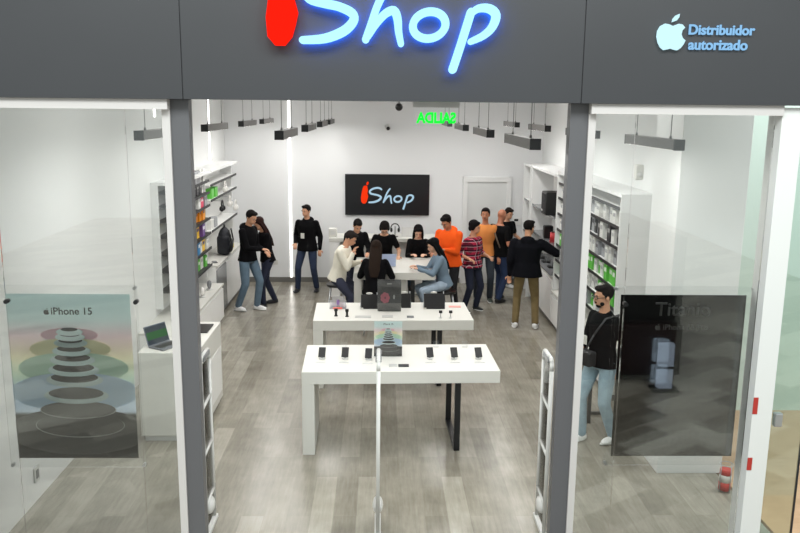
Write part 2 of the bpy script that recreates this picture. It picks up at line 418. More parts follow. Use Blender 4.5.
# authorised reseller sign
p = gplane(671, 33, YS)
t = thing('reseller_sign', 'glowing white fruit logo with two line text on the right of fascia', 'sign', (p.x, YS, p.z))
WL = emat('white_letter', (205, 245, 255), 1.1)
BLT = emat('blue_white_letter', (150, 205, 250), .95)
m = MB(); apple(m, 0, 0, .235, -.03, -.005); m.build('logo', WL, t)
q = gplane(721, 31, YS); w1 = gplane(754, 31, YS).x - gplane(688, 31, YS).x
text('lettering', 'Distribuidor', BLT, w1, t, (q.x - p.x, -.012, q.z - p.z - .025), ext=.008, off=.025)
q = gplane(717, 46, YS); w2 = gplane(747, 46, YS).x - gplane(688, 46, YS).x
text('lettering', 'autorizado', BLT, w2, t, (q.x - p.x, -.012, q.z - p.z - .025), ext=.008, off=.025)
# sign on back wall
a = gplane(345, 174, YB - .05); b = gplane(429, 215.5, YB - .05); cx, cz = (a.x + b.x) / 2, (a.z + b.z) / 2; hw, hh = (b.x - a.x) / 2, (a.z - b.z) / 2
t = thing('wall_sign', 'black rectangular sign with red and white lettering on the back wall', 'sign', (cx, YB, cz))
MB().box(-hw, hw, -.05, 0, -hh, hh, .004).build('panel', mat('sign_black', (9, 10, 16), .3), t)
k2 = 2 * hw / 606
logo(t, lambda u, v: ((u - 415) * k2, -(v - 250) * k2), -.05, .012, emat('sign_white_letter', (190, 225, 245), .8), emat('sign_red_letter', (255, 60, 20), .95))
# green exit sign seen from behind
p = gplane(436, 116.5, 5.95)
t = thing('exit_sign', 'glowing green exit sign hanging under the header, read from behind', 'sign', (p.x, 5.95, p.z))
MB().box(-.165, .165, 0, .006, -.07, .065).build('acrylic_plate', ACR, t)
MB().box(-.17, .17, -.015, .02, .065, .11).build('sign_housing', LGREY, t)
text('lettering', 'SALIDA', emat('green_letter', (20, 235, 60), 1.4), .29, t, (0, -.002, -.045), ext=.003, mirror=True, sx=1.2, off=.045)

# ------------------------------------------------------------------ window posters
def ellpoly(cx, cz, rx, rz, n=36): return [(cx + rx * math.cos(2 * PI * k / n), cz + rz * math.sin(2 * PI * k / n)) for k in range(n)]
def grad_mat(name, stops, h):
    m = bpy.data.materials.new(name); m.use_nodes = True; nt = m.node_tree; b = nt.nodes['Principled BSDF']
    tc = nt.nodes.new('ShaderNodeTexCoord'); sp = nt.nodes.new('ShaderNodeSeparateXYZ'); dv = nt.nodes.new('ShaderNodeMath'); dv.operation = 'DIVIDE'; dv.inputs[1].default_value = h
    nt.links.new(tc.outputs['Object'], sp.inputs[0]); nt.links.new(sp.outputs['Z'], dv.inputs[0])
    r = nt.nodes.new('ShaderNodeValToRGB'); e = r.color_ramp.elements
    e[0].position = stops[0][0]; e[0].color = srgb(stops[0][1]); e[1].position = stops[-1][0]; e[1].color = srgb(stops[-1][1])
    for s_, c in stops[1:-1]: x = e.new(s_); x.color = srgb(c)
    nt.links.new(dv.outputs[0], r.inputs['Fac']); nt.links.new(r.outputs['Color'], b.inputs['Base Color']); b.inputs['Roughness'].default_value = .12; b.inputs['Coat Weight'].default_value = .6
    tl = nt.nodes.new('ShaderNodeBsdfTranslucent'); nt.links.new(r.outputs['Color'], tl.inputs['Color'])
    mx = nt.nodes.new('ShaderNodeMixShader'); mx.inputs[0].default_value = .6
    nt.links.new(b.outputs[0], mx.inputs[1]); nt.links.new(tl.outputs[0], mx.inputs[2]); nt.links.new(mx.outputs[0], nt.nodes['Material Output'].inputs[0])
    return m
YP = 5.80
DISK = mat('poster_black_disc', (40, 38, 40), .4)
PAST = {k: mat('poster_' + k, c, .4) for k, c in dict(pink=(248, 196, 208), yellow=(250, 240, 190), green=(206, 238, 212), blue=(204, 226, 246), ring=(222, 236, 234), grey=(78, 74, 70), edge=(170, 168, 164)).items()}
def ring_poster(t, w, h, y=0.0, small=False):
    g = grad_mat('poster_sky', [(0, (62, 58, 54)), (.27, (62, 58, 54)), (.29, (236, 244, 252)), (.42, (228, 240, 250)), (.5, (232, 246, 234)), (.62, (250, 246, 224)), (.75, (246, 232, 234)), (.85, (230, 242, 241)), (1, (222, 238, 238))], h)
    MB().box(-w / 2, w / 2, y, y + .003, 0, h).build('poster_print', g, t)
    def P(px, py): return ((px - 72) / 124 * w, (458 - py) / 165 * h)
    lay = [0]
    def E(px, py, rx, ry, m, nm='printed_disc'):
        c = P(px, py); lay[0] += 1; yy = y - .0006 * lay[0]
        pl = [(min(w / 2, max(-w / 2, x)), z) for x, z in ellpoly(c[0], c[1], rx / 124 * w, ry / 165 * h)]
        MB().prism(pl, yy, yy + .0005).build(nm, m, t)
    E(71, 333, 29, 7, PAST['pink']); E(71, 347, 41, 11, PAST['yellow']); E(73, 366, 56, 16, PAST['green']); E(73, 390, 66, 20, PAST['blue'])
    E(74, 430, 74, 24, PAST['grey'])
    E(76, 424, 46, 12.5, PAST['edge']); E(76, 423.4, 45, 12, PAST['grey']); E(75, 408, 39, 9, PAST['edge']); E(75, 407.5, 38, 8.5, PAST['grey'])
    for (py, rx) in reversed([(327, 8.5), (332, 10), (338, 12), (346, 14.5), (355, 18), (365, 21), (375, 24), (391, 28)]):
        E(72 + (py - 327) / 30, py + 2.5, rx + 5, rx * .22 + 2, PAST['ring']); E(72 + (py - 327) / 30, py, rx, rx * .22, DISK)
    if not small:
        m = MB(); c = P(50, 310); apple(m, c[0], c[1], .05, y - .004, y - .001); m.build('logo', BLK, t)
        c = P(75, 312.8); text('lettering', 'iPhone 15', BLK, 41 / 124 * w, t, (c[0], y - .001, c[1]), ext=.002, off=.012)
def holder(t, w, h):
    MB().box(-w / 2 - .06, w / 2 + .06, -.012, -.008, -.07, h + .07).build('acrylic_holder', ACR, t)
    for sx in (-1, 1):
        for z in (-.05, h + .05):
            MB().cone((sx * (w / 2 + .045), -.03, z), (sx * (w / 2 + .045), .01, z), .012, .012).build('fixing', CHROME, t)
a = gplane(12, 375, YP); b = gplane(134, 375, YP); w = b.x - a.x
zt_, zb = gplane(72, 294, YP).z, gplane(72, 458, YP).z
t = thing('window_poster', 'pastel poster of stacked dark discs hanging in the left window', 'poster', ((a.x + b.x) / 2, YP, zb)); ring_poster(t, w, zt_ - zb); holder(t, w, zt_ - zb)
a = gplane(616, 375, YP); b = gplane(739, 375, YP); w = b.x - a.x
zt_, zb = gplane(680, 295, YP).z, gplane(680, 456, YP).z; h = zt_ - zb
t = thing('window_poster', 'glossy black poster with grey lettering hanging in the right window', 'poster', ((a.x + b.x) / 2, YP, zb)); holder(t, w, h)
MB().box(-w / 2, w / 2, 0, .006, 0, h).build('poster_print', mat('poster_black', (14, 13, 14), .06, coat=1), t)
TG = mat('poster_grey_text', (128, 124, 122), .4)
text('lettering', 'Titanio', TG, .42, t, (0, 0, h - .16), ext=.002)
text('lettering', 'iPhone 15 Pro', TG, .34, t, (.03, 0, h - .27), ext=.002)
m = MB(); apple(m, -.18, h - .25, .05, -.002, 0); m.build('logo', TG, t)

# ------------------------------------------------------------------ anti theft pedestals
def pedestal(label, X):
    t = thing('security_pedestal', label, 'security gate', (X, 6.06, 0), group='anti theft pedestals across the entrance')
    MB().box(-.026, .026, -.02, .37, 0, .04, .008).build('base', EASW, t)
    hgt = 1.55; y0, y1 = 0.02, .33
    pts = [(0, y0, .04), (0, y0, hgt - .1)] + [(0, y0 + .05 - .05 * math.cos(a), hgt - .06 + .05 * math.sin(a)) for a in [R(30), R(60), R(90)]] + \
          [(0, y1 - .05 + .05 * math.sin(a), hgt - .06 + .05 * math.cos(a)) for a in [0, R(30), R(60)]] + [(0, y1, hgt - .1), (0, y1, .04)]
    MB().tube(pts, .017).build('tube_frame', EASW, t)
    for z in (.28, .72, 1.12):
        MB().tube([(0, y0, z), (0, y1, z + .02)], .016).build('rung', EASW, t)
    MB().box(-.004, .004, y0, y1, .08, hgt - .08).build('acrylic_panel', ACR, t)
    MB().ell((0, .17, .22), (.045, .09, .07)).build('sensor_knob', EASW, t)
    MB().box(-.024, .024, .07, .28, hgt - .05, hgt - .003, .006).build('top_cap', MGREY, t)
pedestal('white anti theft pedestal beside the left entrance post', gx(200, 6.08, 1.5))
pedestal('white anti theft pedestal seen edge on in the middle of the entrance', gx(378.5, 6.08, 1.5))
pedestal('white anti theft pedestal beside the right entrance post', gx(552, 6.08, 1.5))

# ------------------------------------------------------------------ tables
def table(name, label, pxl, pxr, pyf, pyb, zt=.89, rz=R(1.7), cat='table', legx=.42):
    fl = gfloor(pxl, pyf, zt); fr = gfloor(pxr, pyf, zt); bk = gfloor((pxl + pxr) / 2, pyb, zt)
    w = (fr - fl).length; c = (fl + fr) / 2; dp = bk.y - c.y
    t = thing(name, label, cat, (c.x, c.y, 0), rz)
    MB().box(-w / 2, w / 2, 0, dp, zt - .13, zt, .004).build('table_top', LAM, t)
    MB().box(-w / 2 + .001, -w / 2 + .125, .001, dp - .001, 0, zt - .13, .003).build('panel_leg', LAM, t)
    x = w / 2 - legx
    m = MB()
    for y in (.06, dp - .1): m.box(x - .03, x + .03, y, y + .04, 0, zt - .13)
    m.box(x - .03, x + .03, .06, dp - .06, 0, .03).box(x - .03, x + .03, .06, dp - .06, zt - .16, zt - .131)
    m.build('metal_leg', BLKM, t)
    for sx in (-.6, .55):
        MB().cone((sx, .3, zt - .131), (sx, .3, zt - .17), .04, .03).build('cable_box', BLK, t)
    return t, w, dp
T1, w1_, d1_ = table('display_table', 'nearest white display table with a row of phones', 301.7, 500.8, 371.5, 344.5)
T2, w2_, d2_ = table('display_table', 'second white display table with tablets and watch stands', 313, 474, 320.5, 302.5)
def on(px, py, z=.89):
    return gfloor(px, py, z)
# phones
def phone_set(label, px, py, rz, k):
    p = on(px, py + 6)
    t = thing('phone', label, 'phone', (p.x, p.y, .89), rz)
    M = Matrix.Translation((0, .03, .05)) @ Matrix.Rotation(R(-42), 4, 'X')
    b = MB(); b.box(-.037, .037, -.005, .005, -.03, .085, .004, mt=M); b.build('body', mat('phone_black', (16, 17, 20), .6), t)
    b = MB(); b.box(-.034, .034, -.0062, -.0052, -.026, .081, 0, mt=M); b.build('screen', mat('phone_screen', (9, 10, 14), .5), t)
    s = thing('phone_stand', 'small white security stand under phone %s' % k, 'stand', (p.x, p.y + .0, .89), rz)
    MB().cone((0, .04, 0), (0, .04, .012), .035, .03).cone((0, .045, .01), (0, .04, .05), .01, .01).build('base', LGREY, s)
    s2 = thing('price_label', 'small clear price label in front of phone %s' % k, 'label', (p.x - .005, p.y - .1, .89), rz)
    MB().box(-.055, .055, 0, .03, 0, .004).build('holder', LGREY, s2); MB().box(-.045, .045, .004, .026, .004, .005).build('print', mat('label_print', (196, 196, 196), .4), s2)
ords = ['first from the left', 'second from the left', 'third from the left', 'third from the right', 'second from the right', 'first from the right']
for i, (px, py) in enumerate([(321.5, 354), (344.7, 354), (368.2, 355), (430.5, 354), (454.8, 354), (479.2, 354)]):
    phone_set('black phone on the nearest table, %s' % ords[i], px, py, R(-4 if i < 3 else 6), ords[i])
def sign_stand(name, lab, px0, px1, py0, py1, fn, z=.89):
    p = on((px0 + px1) / 2, py1, z); top = gplane((px0 + px1) / 2, py0, p.y).z; w = gx(px1, p.y, 1) - gx(px0, p.y, 1)
    t = thing(name, lab, 'sign', (p.x, p.y, z)); h = top - z
    fn(t, w, h); return t
def clear_block(t, w, h): MB().box(-w / 2 - .004, w / 2 + .004, -.02, -.016, 0, h + .004).box(-w / 2, w / 2, -.02, .03, -.0, .004).build('acrylic_holder', ACR, t)
def f1(t, w, h): ring_poster(t, w, h - .005, .0, True); clear_block(t, w, h); text('lettering', 'iPhone 15', MGREY, w * .35, t, (0, -.012, h * .9), ext=.001)
sign_stand('table_sign', 'small rainbow sign with stacked discs standing on the nearest table', 374, 402, 321, 356, f1)
def f2(t, w, h):
    MB().box(-w / 2, w / 2, 0, .006, 0, h).build('print', mat('sign_charcoal', (72, 72, 74), .35), t); clear_block(t, w, h)
    pk = mat('pink_flower', (206, 112, 130), .5); m = MB()
    for a in range(7): m.prism(ellpoly(-w * .18 + .035 * math.cos(a * .9), h * .42 + .045 * math.sin(a * .9), .028, .03, 14), -.001 - a * .0004, -.0006 - a * .0004)
    m.build('printed_flower', pk, t)
    MB().prism(ellpoly(w * .2, h * .45, .012, .03, 14), -.002, -.001).build('printed_mark', LGREY, t)
    MB().box(-w / 2, w / 2, -.0015, -.0005, 0, h * .25).build('lower_band', mat('band_grey', (108, 106, 104), .4), t)
    MB().box(-.03, .03, -.002, -.001, h * .85, h * .88).build('caption', LGREY, t)
sign_stand('table_sign', 'dark grey sign with a pink flower standing on the second table', 377.5, 401, 279.5, 311, f2)
# black label strip etc
def strip(lab, px0, px1, py0, py1, m, name='label_strip'):
    a = on(px0, py1); b = on(px1, py1); c = on(px0, py0)
    tag(MB().box(0, b.x - a.x, 0, c.y - a.y, 0, .006, .001).build(name, m, loc=(a.x, a.y, .89)), lab, 'label')
GL = mat('label_grey', (178, 178, 176), .5)
strip('black label strip on the nearest table right of the rainbow sign', 398.5, 409, 364.5, 367, BLK)
strip('grey label strip on the nearest table beside the black one', 389, 397, 364.5, 367, GL)
strip('grey label strip on the second table left of the flower sign', 355, 371, 316, 318, GL)
strip('grey label strip on the second table in front of the flower sign', 382, 393, 315.5, 317.5, GL)
strip('dark label strip on the second table right of the flower sign', 407, 414, 316, 318, MGREY)
strip('pale red label strip on the second table beside the right tablet', 449, 461, 306, 307.5, mat('label_red', (226, 150, 140), .5))
for (px, py, tx) in [(344, 348, 'behind the second phone'), (436, 347, 'behind the fourth phone'), (465, 347, 'behind the fifth phone')]:
    p = on(px, py)
    t = thing('acrylic_tag', 'clear acrylic price tag on the nearest table %s' % tx, 'price tag', (p.x, p.y, .89))
    MB().box(-.035, .035, 0, .003, .0, .07, mt=Matrix.Rotation(R(-15), 4, 'X')).build('plate', ACR, t); MB().box(-.03, .03, -.01, .03, 0, .004).build('foot', LGREY, t)
# second table: tablets
def tablet(lab, px0, px1, pyt, pyb, white_top=True):
    p = on((px0 + px1) / 2, pyb); w = gx(px1, p.y, 1) - gx(px0, p.y, 1)
    t = thing('tablet_display', lab, 'tablet', (p.x, p.y, .89), R(2))
    hh = gplane(px0, pyt, p.y + .05).z - .89
    M = Matrix.Rotation(R(-24), 4, 'X')
    L = hh / math.cos(R(24))
    MB().box(-w / 2, w / 2, -.004, .006, 0, L, .004, mt=M).build('tablet', mat('tablet_black', (10, 11, 14), .6), t)
    MB().box(-w / 2 + .01, w / 2 - .01, -.006, -.0045, .01, L - .01, mt=M).build('screen', mat('tablet_screen', (5, 5, 8), .7), t)
    MB().tube([(-w / 2 - .01, .005, .02), (-w / 2 + .015, .11, L * .9)], .006).tube([(w / 2, .01, .02), (w / 2 - .01, .12, L * 1.0)], .006).box(-w / 2, w / 2, .0, .16, 0, .008).build('stand', CHROME, t)
    MB().ell((0, .13, L * .93), (.045, .02, .014)).build('sensor', LAM, t)
    MB().box(-w / 2 - .01, -w / 2 + .03, -.02, -.006, 0.0, .02, .004).build('clip', LAM, t)
tablet('black tablet on a stand on the second table left of the flower sign', 361, 378, 295, 309)
tablet('black tablet on a stand on the second table right behind the flower sign', 399, 411, 294, 308)
tablet('black tablet on a stand near the right end of the second table', 424, 445, 294, 309)
# watches / small posts
for px, py, lb, m in [(336, 316, 'left black watch stand on second table in front of the clear display', BLK), (347, 316.5, 'right black watch stand on second table in front of the clear display', BLK),
                      (440.5, 318, 'left thin white stand with a black top near the right table end', LGREY), (450.5, 318, 'right thin white stand with a black top near the right table end', LGREY)]:
    p = on(px, py); t = thing('watch_stand', lb, 'watch stand', (p.x, p.y, .89))
    MB().cone((0, 0, 0), (0, 0, .01), .025, .02).cone((0, 0, .01), (0, 0, .07), .008 if m is LGREY else .014, .008 if m is LGREY else .016).build('post', m, t)
    MB().box(-.022, .022, -.02, .01, .065, .1, .006).build('head', BLK, t)
p = on(338, 308)
t = thing('acrylic_display', 'clear stepped acrylic display with a purple device near the left end of the second table', 'display stand', (p.x, p.y, .89))
PW = glassmat('frosted_acrylic', (.9, .9, .94, 1), .25, .3)
MB().box(-.11, .11, .02, .03, 0, .1).box(-.085, .085, .01, .02, 0, .16).box(-.11, .11, -.05, .06, 0, .008).build('plates', PW, t)
MB().box(-.018, .018, 0, .008, .04, .11, .003).build('device', mat('purple', (140, 110, 170), .4), t)
MB().box(-.06, .06, -.08, -.04, .004, .02, .003).build('red_plate', mat('salmon_red', (230, 110, 96), .5), t)
MB().cone((0, .005, .01), (0, .005, .05), .006, .006).build('stem', CHROME, t)

# third table (people around) and rear counter
Z3 = .92
fl = gfloor(354, 272.5, Z3); fr = gfloor(435, 272.5, Z3); bk = gfloor(400, 257.5, Z3)
Y3, Y3b, X30, X31 = fl.y, bk.y, fl.x, fr.x
t = thing('service_table', 'white table that the customers and staff gather around', 'table', ((X30 + X31) / 2, Y3, 0)); hw = (X31 - X30) / 2; dp = Y3b - Y3
MB().box(-hw, hw, 0, dp, Z3 - .12, Z3, .004).build('table_top', LAM, t)
MB().box(-hw, -hw + .12, 0.001, dp, 0, Z3 - .12, .003).build('panel_leg', LAM, t)
MB().box(.08, .19, .12, .3, 0, Z3 - .12, .003).build('centre_leg', LAM, t)
MB().box(hw - .38, hw - .32, .06, .1, 0, Z3 - .12).box(hw - .38, hw - .32, dp - .1, dp - .06, 0, Z3 - .12).box(hw - .38, hw - .32, .06, dp - .06, 0, .03).build('metal_leg', BLKM, t)
YC = 14.7; xc0, xc1 = gx(329, YC, .8), gx(444, YC, .8)
t = thing('rear_counter', 'high white counter standing in front of the back wall', 'counter', ((xc0 + xc1) / 2, YC, 0)); hw4 = (xc1 - xc0) / 2
MB().box(-hw4, hw4, 0, .6, 1.05, 1.12, .004).build('counter_top', LAM, t)
MB().box(-hw4 + .01, -hw4 + .2, .01, .59, 0, 1.05).box(hw4 - .1, hw4 - .01, .01, .59, 0, 1.05).box(-hw4 + .2, hw4 - .1, .2, .24, 0.02, 1.05).build('counter_body', LAM2, t)
def oncounter(px): return gx(px, YC + .2, 1.12), YC + .2, 1.12
x, y, z = oncounter(395)
t = thing('headphone_stand', 'black headphones on a stand on the rear counter', 'headphones', (x, y, z))
MB().cone((0, 0, 0), (0, 0, .01), .06, .06).cone((0, 0, .01), (0, 0, .2), .008, .008).build('stand', BLK, t)
m = MB(); m.tube([(.08 * math.cos(a), 0, .16 + .09 * math.sin(a)) for a in [R(d) for d in range(-10, 200, 15)]], .01); m.build('headband', BLK, t)
for s in (-1, 1): MB().ell((s * .07, 0, .13), (.025, .04, .045)).build('ear_cup', BLK, t)
x, y, z = oncounter(409)
t = thing('tablet_display', 'small silver tablet standing on the rear counter', 'tablet', (x, y, z))
MB().box(-.14, .14, 0, .01, 0, .18, .004, mt=Matrix.Rotation(R(-10), 4, 'X')).build('tablet', LGREY, t); MB().box(-.05, .05, .0, .12, 0, .008).build('stand', CHROME, t)
x, y, z = gx(333.5, YC + .1, 1.15), YC + .1, 1.12
t = thing('card_terminal', 'white boxy terminal on the left end of the rear counter', 'terminal', (x, y, z))
MB().box(-.09, .06, 0, .15, 0, .16, .01).build('body', LAM, t); MB().box(-.06, .04, -.006, 0, .05, .13).build('screen', LGREY, t)
# laptop on the service table
x, y = gx(386, Y3 + .5, Z3), Y3 + .45
t = thing('laptop', 'open silver laptop on the gathering table seen from behind', 'laptop', (x, y, Z3), R(5))
MB().box(-.16, .16, 0, .22, 0, .015, .004).build('base', CHROME, t)
MB().box(-.16, .16, -.004, .004, 0, .22, .003, mt=Matrix.Translation((0, 0, .015)) @ Matrix.Rotation(R(14), 4, 'X')).build('lid', mat('pale_blue_lid', (168, 182, 214), .3), t)
MB().box(-.13, .13, .03, .12, .015, .018).build('keyboard', BLK, t)
x = gx(419, Y3 + .45, Z3)
t = thing('laptop', 'thin open laptop in front of the denim jacket woman', 'laptop', (x, Y3 + .3, Z3), R(-70))
MB().box(-.16, .16, 0, .22, 0, .015, .004).build('base', CHROME, t)
MB().box(-.16, .16, -.004, .004, 0, .2, .003, mt=Matrix.Translation((0, .22, .015)) @ Matrix.Rotation(R(-30), 4, 'X')).build('lid', LGREY, t)
MB().box(-.13, .13, .03, .12, .015, .018).build('keyboard', BLK, t)

# left window counter with laptop
a = gfloor(137, 353, .98); b = gfloor(197, 353, .98); YN = a.y
t = thing('window_counter', 'white block counter behind left window carrying a laptop', 'counter', (0, 0, 0))
t.location = ((a.x + b.x) / 2, YN, 0); hw = (b.x - a.x) / 2
MB().box(-hw, hw, 0, 1.25, .06, .98, .004).build('counter_body', LAM, t)
MB().box(-hw + .03, hw - .03, .03, 1.2, 0, .06).build('plinth', LGREY, t)
MB().box(hw, hw + .003, .05, 1.2, .15, .7).build('drawer_front', LAM2, t)
MB().box(hw - .28, hw - .05, .75, 1.1, .98, .995, .003).build('tray', BLK, t)
p = gfloor(166, 352, .98)
t = thing('laptop', 'dark laptop with a green screen on left window counter', 'laptop', (gfloor(164, 349, .98).x, gfloor(164, 349, .98).y + .1, .981), R(-122))
MB().box(-.15, .15, -.11, .11, 0, .014, .004).build('base', mat('laptop_grey', (92, 96, 104), .4), t)
Ml = Matrix.Translation((0, -.11, .014)) @ Matrix.Rotation(R(18), 4, 'X')
t2 = MB().box(-.15, .15, -.004, .004, 0, .21, .003, mt=Ml).build('lid', mat('laptop_lid', (82, 92, 108), .4), t)
MB().box(-.14, .14, .004, .006, .01, .2, mt=Ml).build('screen', emat('laptop_screen', (70, 90, 110), .35), t2)
MB().box(-.14, .14, .006, .007, .06, .14, mt=Ml).build('screen_band', emat('laptop_green', (10, 120, 50), .5), t2)
MB().box(-.12, .12, -.06, .04, .014, .016).build('keyboard', BLK, t)

# right window rear table
t = thing('side_table', 'white side table with black metal legs behind the man in right window', 'table', (2.72, 8.5, 0))
MB().box(-.42, .42, 0, .62, .8, .9, .004).build('table_top', LAM, t)
MB().box(-.36, -.32, .04, .08, 0, .8).box(-.36, -.32, .54, .58, 0, .8).box(-.36, -.32, .04, .58, 0, .04).box(.32, .36, .04, .08, 0, .8).box(.32, .36, .54, .58, 0, .8).box(.32, .36, .04, .58, 0, .04).box(-.36, .36, .3, .34, 0, .03).build('metal_leg', BLKM, t)
t = thing('bag', 'small brown paper bag on the side table behind right window', 'bag', (2.62, 8.8, .9))
MB().box(-.09, .09, -.06, .06, 0, .22, .01).build('body', mat('orange_bag', (214, 110, 70), .7), t)
MB().tube([(-.04, 0, .21), (-.03, 0, .27), (.03, 0, .27), (.04, 0, .21)], .005).build('handle', W, t)
# canister by the column
t = thing('canister', 'small red and white canister in a wire basket beside the white column', 'canister', (gx(724, 6.9, 0), 6.9, 0))
MB().cone((0, 0, .02), (0, 0, .1), .055, .055, 20).cone((0, 0, .17), (0, 0, .22), .055, .052, 20).build('body', mat('canister_red', (188, 50, 44), .4), t)
MB().cone((0, 0, .1), (0, 0, .17), .056, .056, 20).build('label_band', LAM, t)
m = MB()
for a in range(4): m.tube([(.062 * math.cos(a * PI / 2 + .4), .062 * math.sin(a * PI / 2 + .4), 0), (.062 * math.cos(a * PI / 2 + .4), .062 * math.sin(a * PI / 2 + .4), .27)], .004, 6)
m.tube([(.062 * math.cos(R(d)), .062 * math.sin(R(d)), .27) for d in range(0, 360, 30)], .004, 6, True); m.build('wire_basket', CHROME, t)

# ------------------------------------------------------------------ wall racks
SHB = mat('shelf_dark', (34, 34, 36), .5)
def rack(name, lab, side, y0, y1, zs, z0, z1, depth=.33, board=SHB, near=None, sh=None):
    xw = XL if side < 0 else XR; s = -side     # s points into the room
    t = thing(name, lab, 'shelving', (xw, y0, 0))
    def bx(m, d0, d1, a, b, c, d): return m.box(min(s * d0, s * d1), max(s * d0, s * d1), a, b, c, d)
    bx(MB(), 0.0005, .03, .002, y1 - y0 - .002, z0 + .002, z1 - .002).build('back_panel', LAM2, t)
    for a in (0, y1 - y0 - .03): bx(MB(), .001, (near if near and a == 0 else depth * .75 if side < 0 else depth + .03), a, a + .03, z0, z1).build('side_panel', W, t)
    bx(MB(), .001, depth + .03, -.001, y1 - y0 + .001, z1, z1 + .04).build('top_panel', W, t)
    for z in zs:
        bx(MB(), .03, depth, .03, y1 - y0 - .03, z - .012, z).build('shelf', sh or LAM2, t)
        bx(MB(), depth, depth + .012, .03, y1 - y0 - .03, z - .025, z + .012).build('shelf_edge', board, t)
    return t
def cabinet(name, lab, side, y0, y1, z0, z1, depth, n=2, fm=None):
    xw = XL if side < 0 else XR; s = -side
    t = thing(name, lab, 'cabinet', (xw, y0, 0))
    def bx(m, d0, d1, a, b, c, d, bv=0): return m.box(min(s * d0, s * d1), max(s * d0, s * d1), a, b, c, d, bv)
    bx(MB(), .001, depth - .02, 0.0, y1 - y0, z0 + .08, z1, .002).build('carcass', LAM2, t)
    bx(MB(), .001, depth - .05, 0.0, y1 - y0, z0, z0 + .08).build('plinth', DARK, t)
    L = (y1 - y0) / n
    for i in range(n):
        d = bx(MB(), depth - .02, depth, i * L + .004, (i + 1) * L - .004, z0 + .09, z1 - .05, .002).build('door', (fm[i] if fm else LAM2), t)
    bx(MB(), .001, depth + .01, 0, y1 - y0, z1, z1 + .03, .002).build('counter_top', LAM, t)
    return t
zsL = [.98, 1.26, 1.5, 1.74, 1.95, 2.15, 2.34]
rack('wall_rack', 'tall left wall rack of boxed accessories nearest the entrance', -1, 10.75, 12.9, zsL, .75, 2.45, .33, near=.10, sh=SHB)
rack('wall_rack', 'tall left wall rack with hanging headphones nearest the back wall', -1, 12.95, 15.3, [1.5, 2.0, 2.25], .93, 2.45)
cabinet('base_cabinet', 'low white display plinth below left wall rack nearest the entrance', -1, 9.9, 12.9, 0, .62, .50, 3)
cabinet('base_cabinet', 'white base cabinet with grey doors on left wall below the backpack', -1, 12.95, 15.3, 0, .9, .40, 3, [MGREY, LAM2, LAM2])
zsR = [1.0, 1.25, 1.5, 1.75, 2.0, 2.25]
rack('wall_rack', 'tall right wall rack filled with green and white packages', 1, 9.25, 12.7, [z - .12 for z in zsR] + [2.36], .62, 2.5, .38)
cabinet('base_cabinet', 'white base cabinet under right rack of green packages', 1, 9.25, 12.7, 0, .58, .42, 3)
rack('wall_rack', 'right wall rack holding a black speaker case and small red item', 1, 12.75, 14.75, [1.3, 1.78], .85, 2.45, .40, MGREY, near=.12, sh=MGREY)
cabinet('base_cabinet', 'long white base cabinet with grey worktop on right wall by the customer', 1, 12.75, 14.75, 0, .8, .42, 2)
rack('wall_rack', 'tall grey fronted rack tower on right wall beside the back corner', 1, 14.8, 15.5, [.6, 1.2, 1.8], 0, 2.45, .42, MGREY)
tag(MB().box(XR - .44, XR - .03, 12.78, 14.73, .831, .845).build('counter_mat', MGREY), 'grey mat covering the worktop on right wall', 'mat')

def boxes(side, y0, y1, zs, cols, hs, wd, depthrange, labfn, group, step):
    xw = XL if side < 0 else XR; s = -side
    for zi, z in enumerate(zs):
        y = y0 + .06
        protos = {}
        while y < y1 - .12:
            c = random.choice(cols[zi]); h = random.choice(hs); w = wd * random.uniform(.75, 1.1)
            key = c[0]
            if key not in protos:
                mm = bpy.data.materials.get('pack_' + c[0]) or mat('pack_' + c[0], c[1], .45)
                mb = MB().box(-.05, .05, -.5, .5, 0, 1)
                o = mb.build('product_box', mm); protos[key] = o
                pr = MB().box(-.0515, .0515, -.35, .35, .55, .8).build('printed_label', bpy.data.materials.get('pack_lbl' + c[0]) or mat('pack_lbl' + c[0], c[2], .45), o)
            else:
                src = protos[key]; o = src.copy(); COL.objects.link(o)
                for ch in src.children:
                    k = ch.copy(); COL.objects.link(k); k.parent = o
            o.scale = (1, w, h)
            o.location = (xw + s * random.uniform(*depthrange), y + w / 2, z + .001)
            tag(o, labfn(c[0], zi), 'product box', group(zi))
            y += w + step * random.uniform(.6, 1.4)
WH = ('white', (224, 224, 220), (170, 172, 174)); GR = ('green', (96, 190, 70), (224, 232, 220)); OR = ('orange', (238, 150, 30), (120, 60, 20)); YE = ('yellow', (240, 196, 50), (60, 50, 120))
PU = ('purple', (104, 70, 140), (220, 220, 230)); BU = ('blue', (60, 130, 180), (230, 235, 240)); PK = ('pink', (220, 60, 96), (240, 220, 225)); BK = ('black', (40, 40, 44), (150, 150, 150)); GY = ('grey', (160, 162, 166), (90, 92, 96))
ordn = ['lowest', 'second lowest', 'third lowest', 'fourth lowest', 'fifth lowest', 'second highest', 'highest']
boxes(-1, 11.25, 12.85, zsL, [[BU, WH, GR], [BU, PU, YE, WH], [YE, PU, OR], [OR, OR, YE], [BK, PK, WH, GY], [BK, PK, WH], [WH, GY]], [.17, .185, .195], .17, (.2, .27),
      lambda c, i: '%s product box on the %s shelf of left wall rack' % (c, ordn[i]), lambda i: 'product boxes on the %s shelf of left rack' % ordn[i], .03)
boxes(1, 9.25, 12.65, [z - .12 for z in zsR], [[WH, GR, GY], [GR, GR, WH], [GR, WH, GR], [WH, GY], [WH, GY, BK], [WH, WH, GY]], [.17, .19, .21], .13, (.26, .33),
      lambda c, i: '%s package on the %s shelf of right wall rack' % (c, ['lowest', 'second lowest', 'third lowest', 'fourth lowest', 'second highest', 'highest'][i]), lambda i: 'packages on shelf %s of the right rack' % ['a', 'b', 'c', 'd', 'e', 'f'][i], .03)
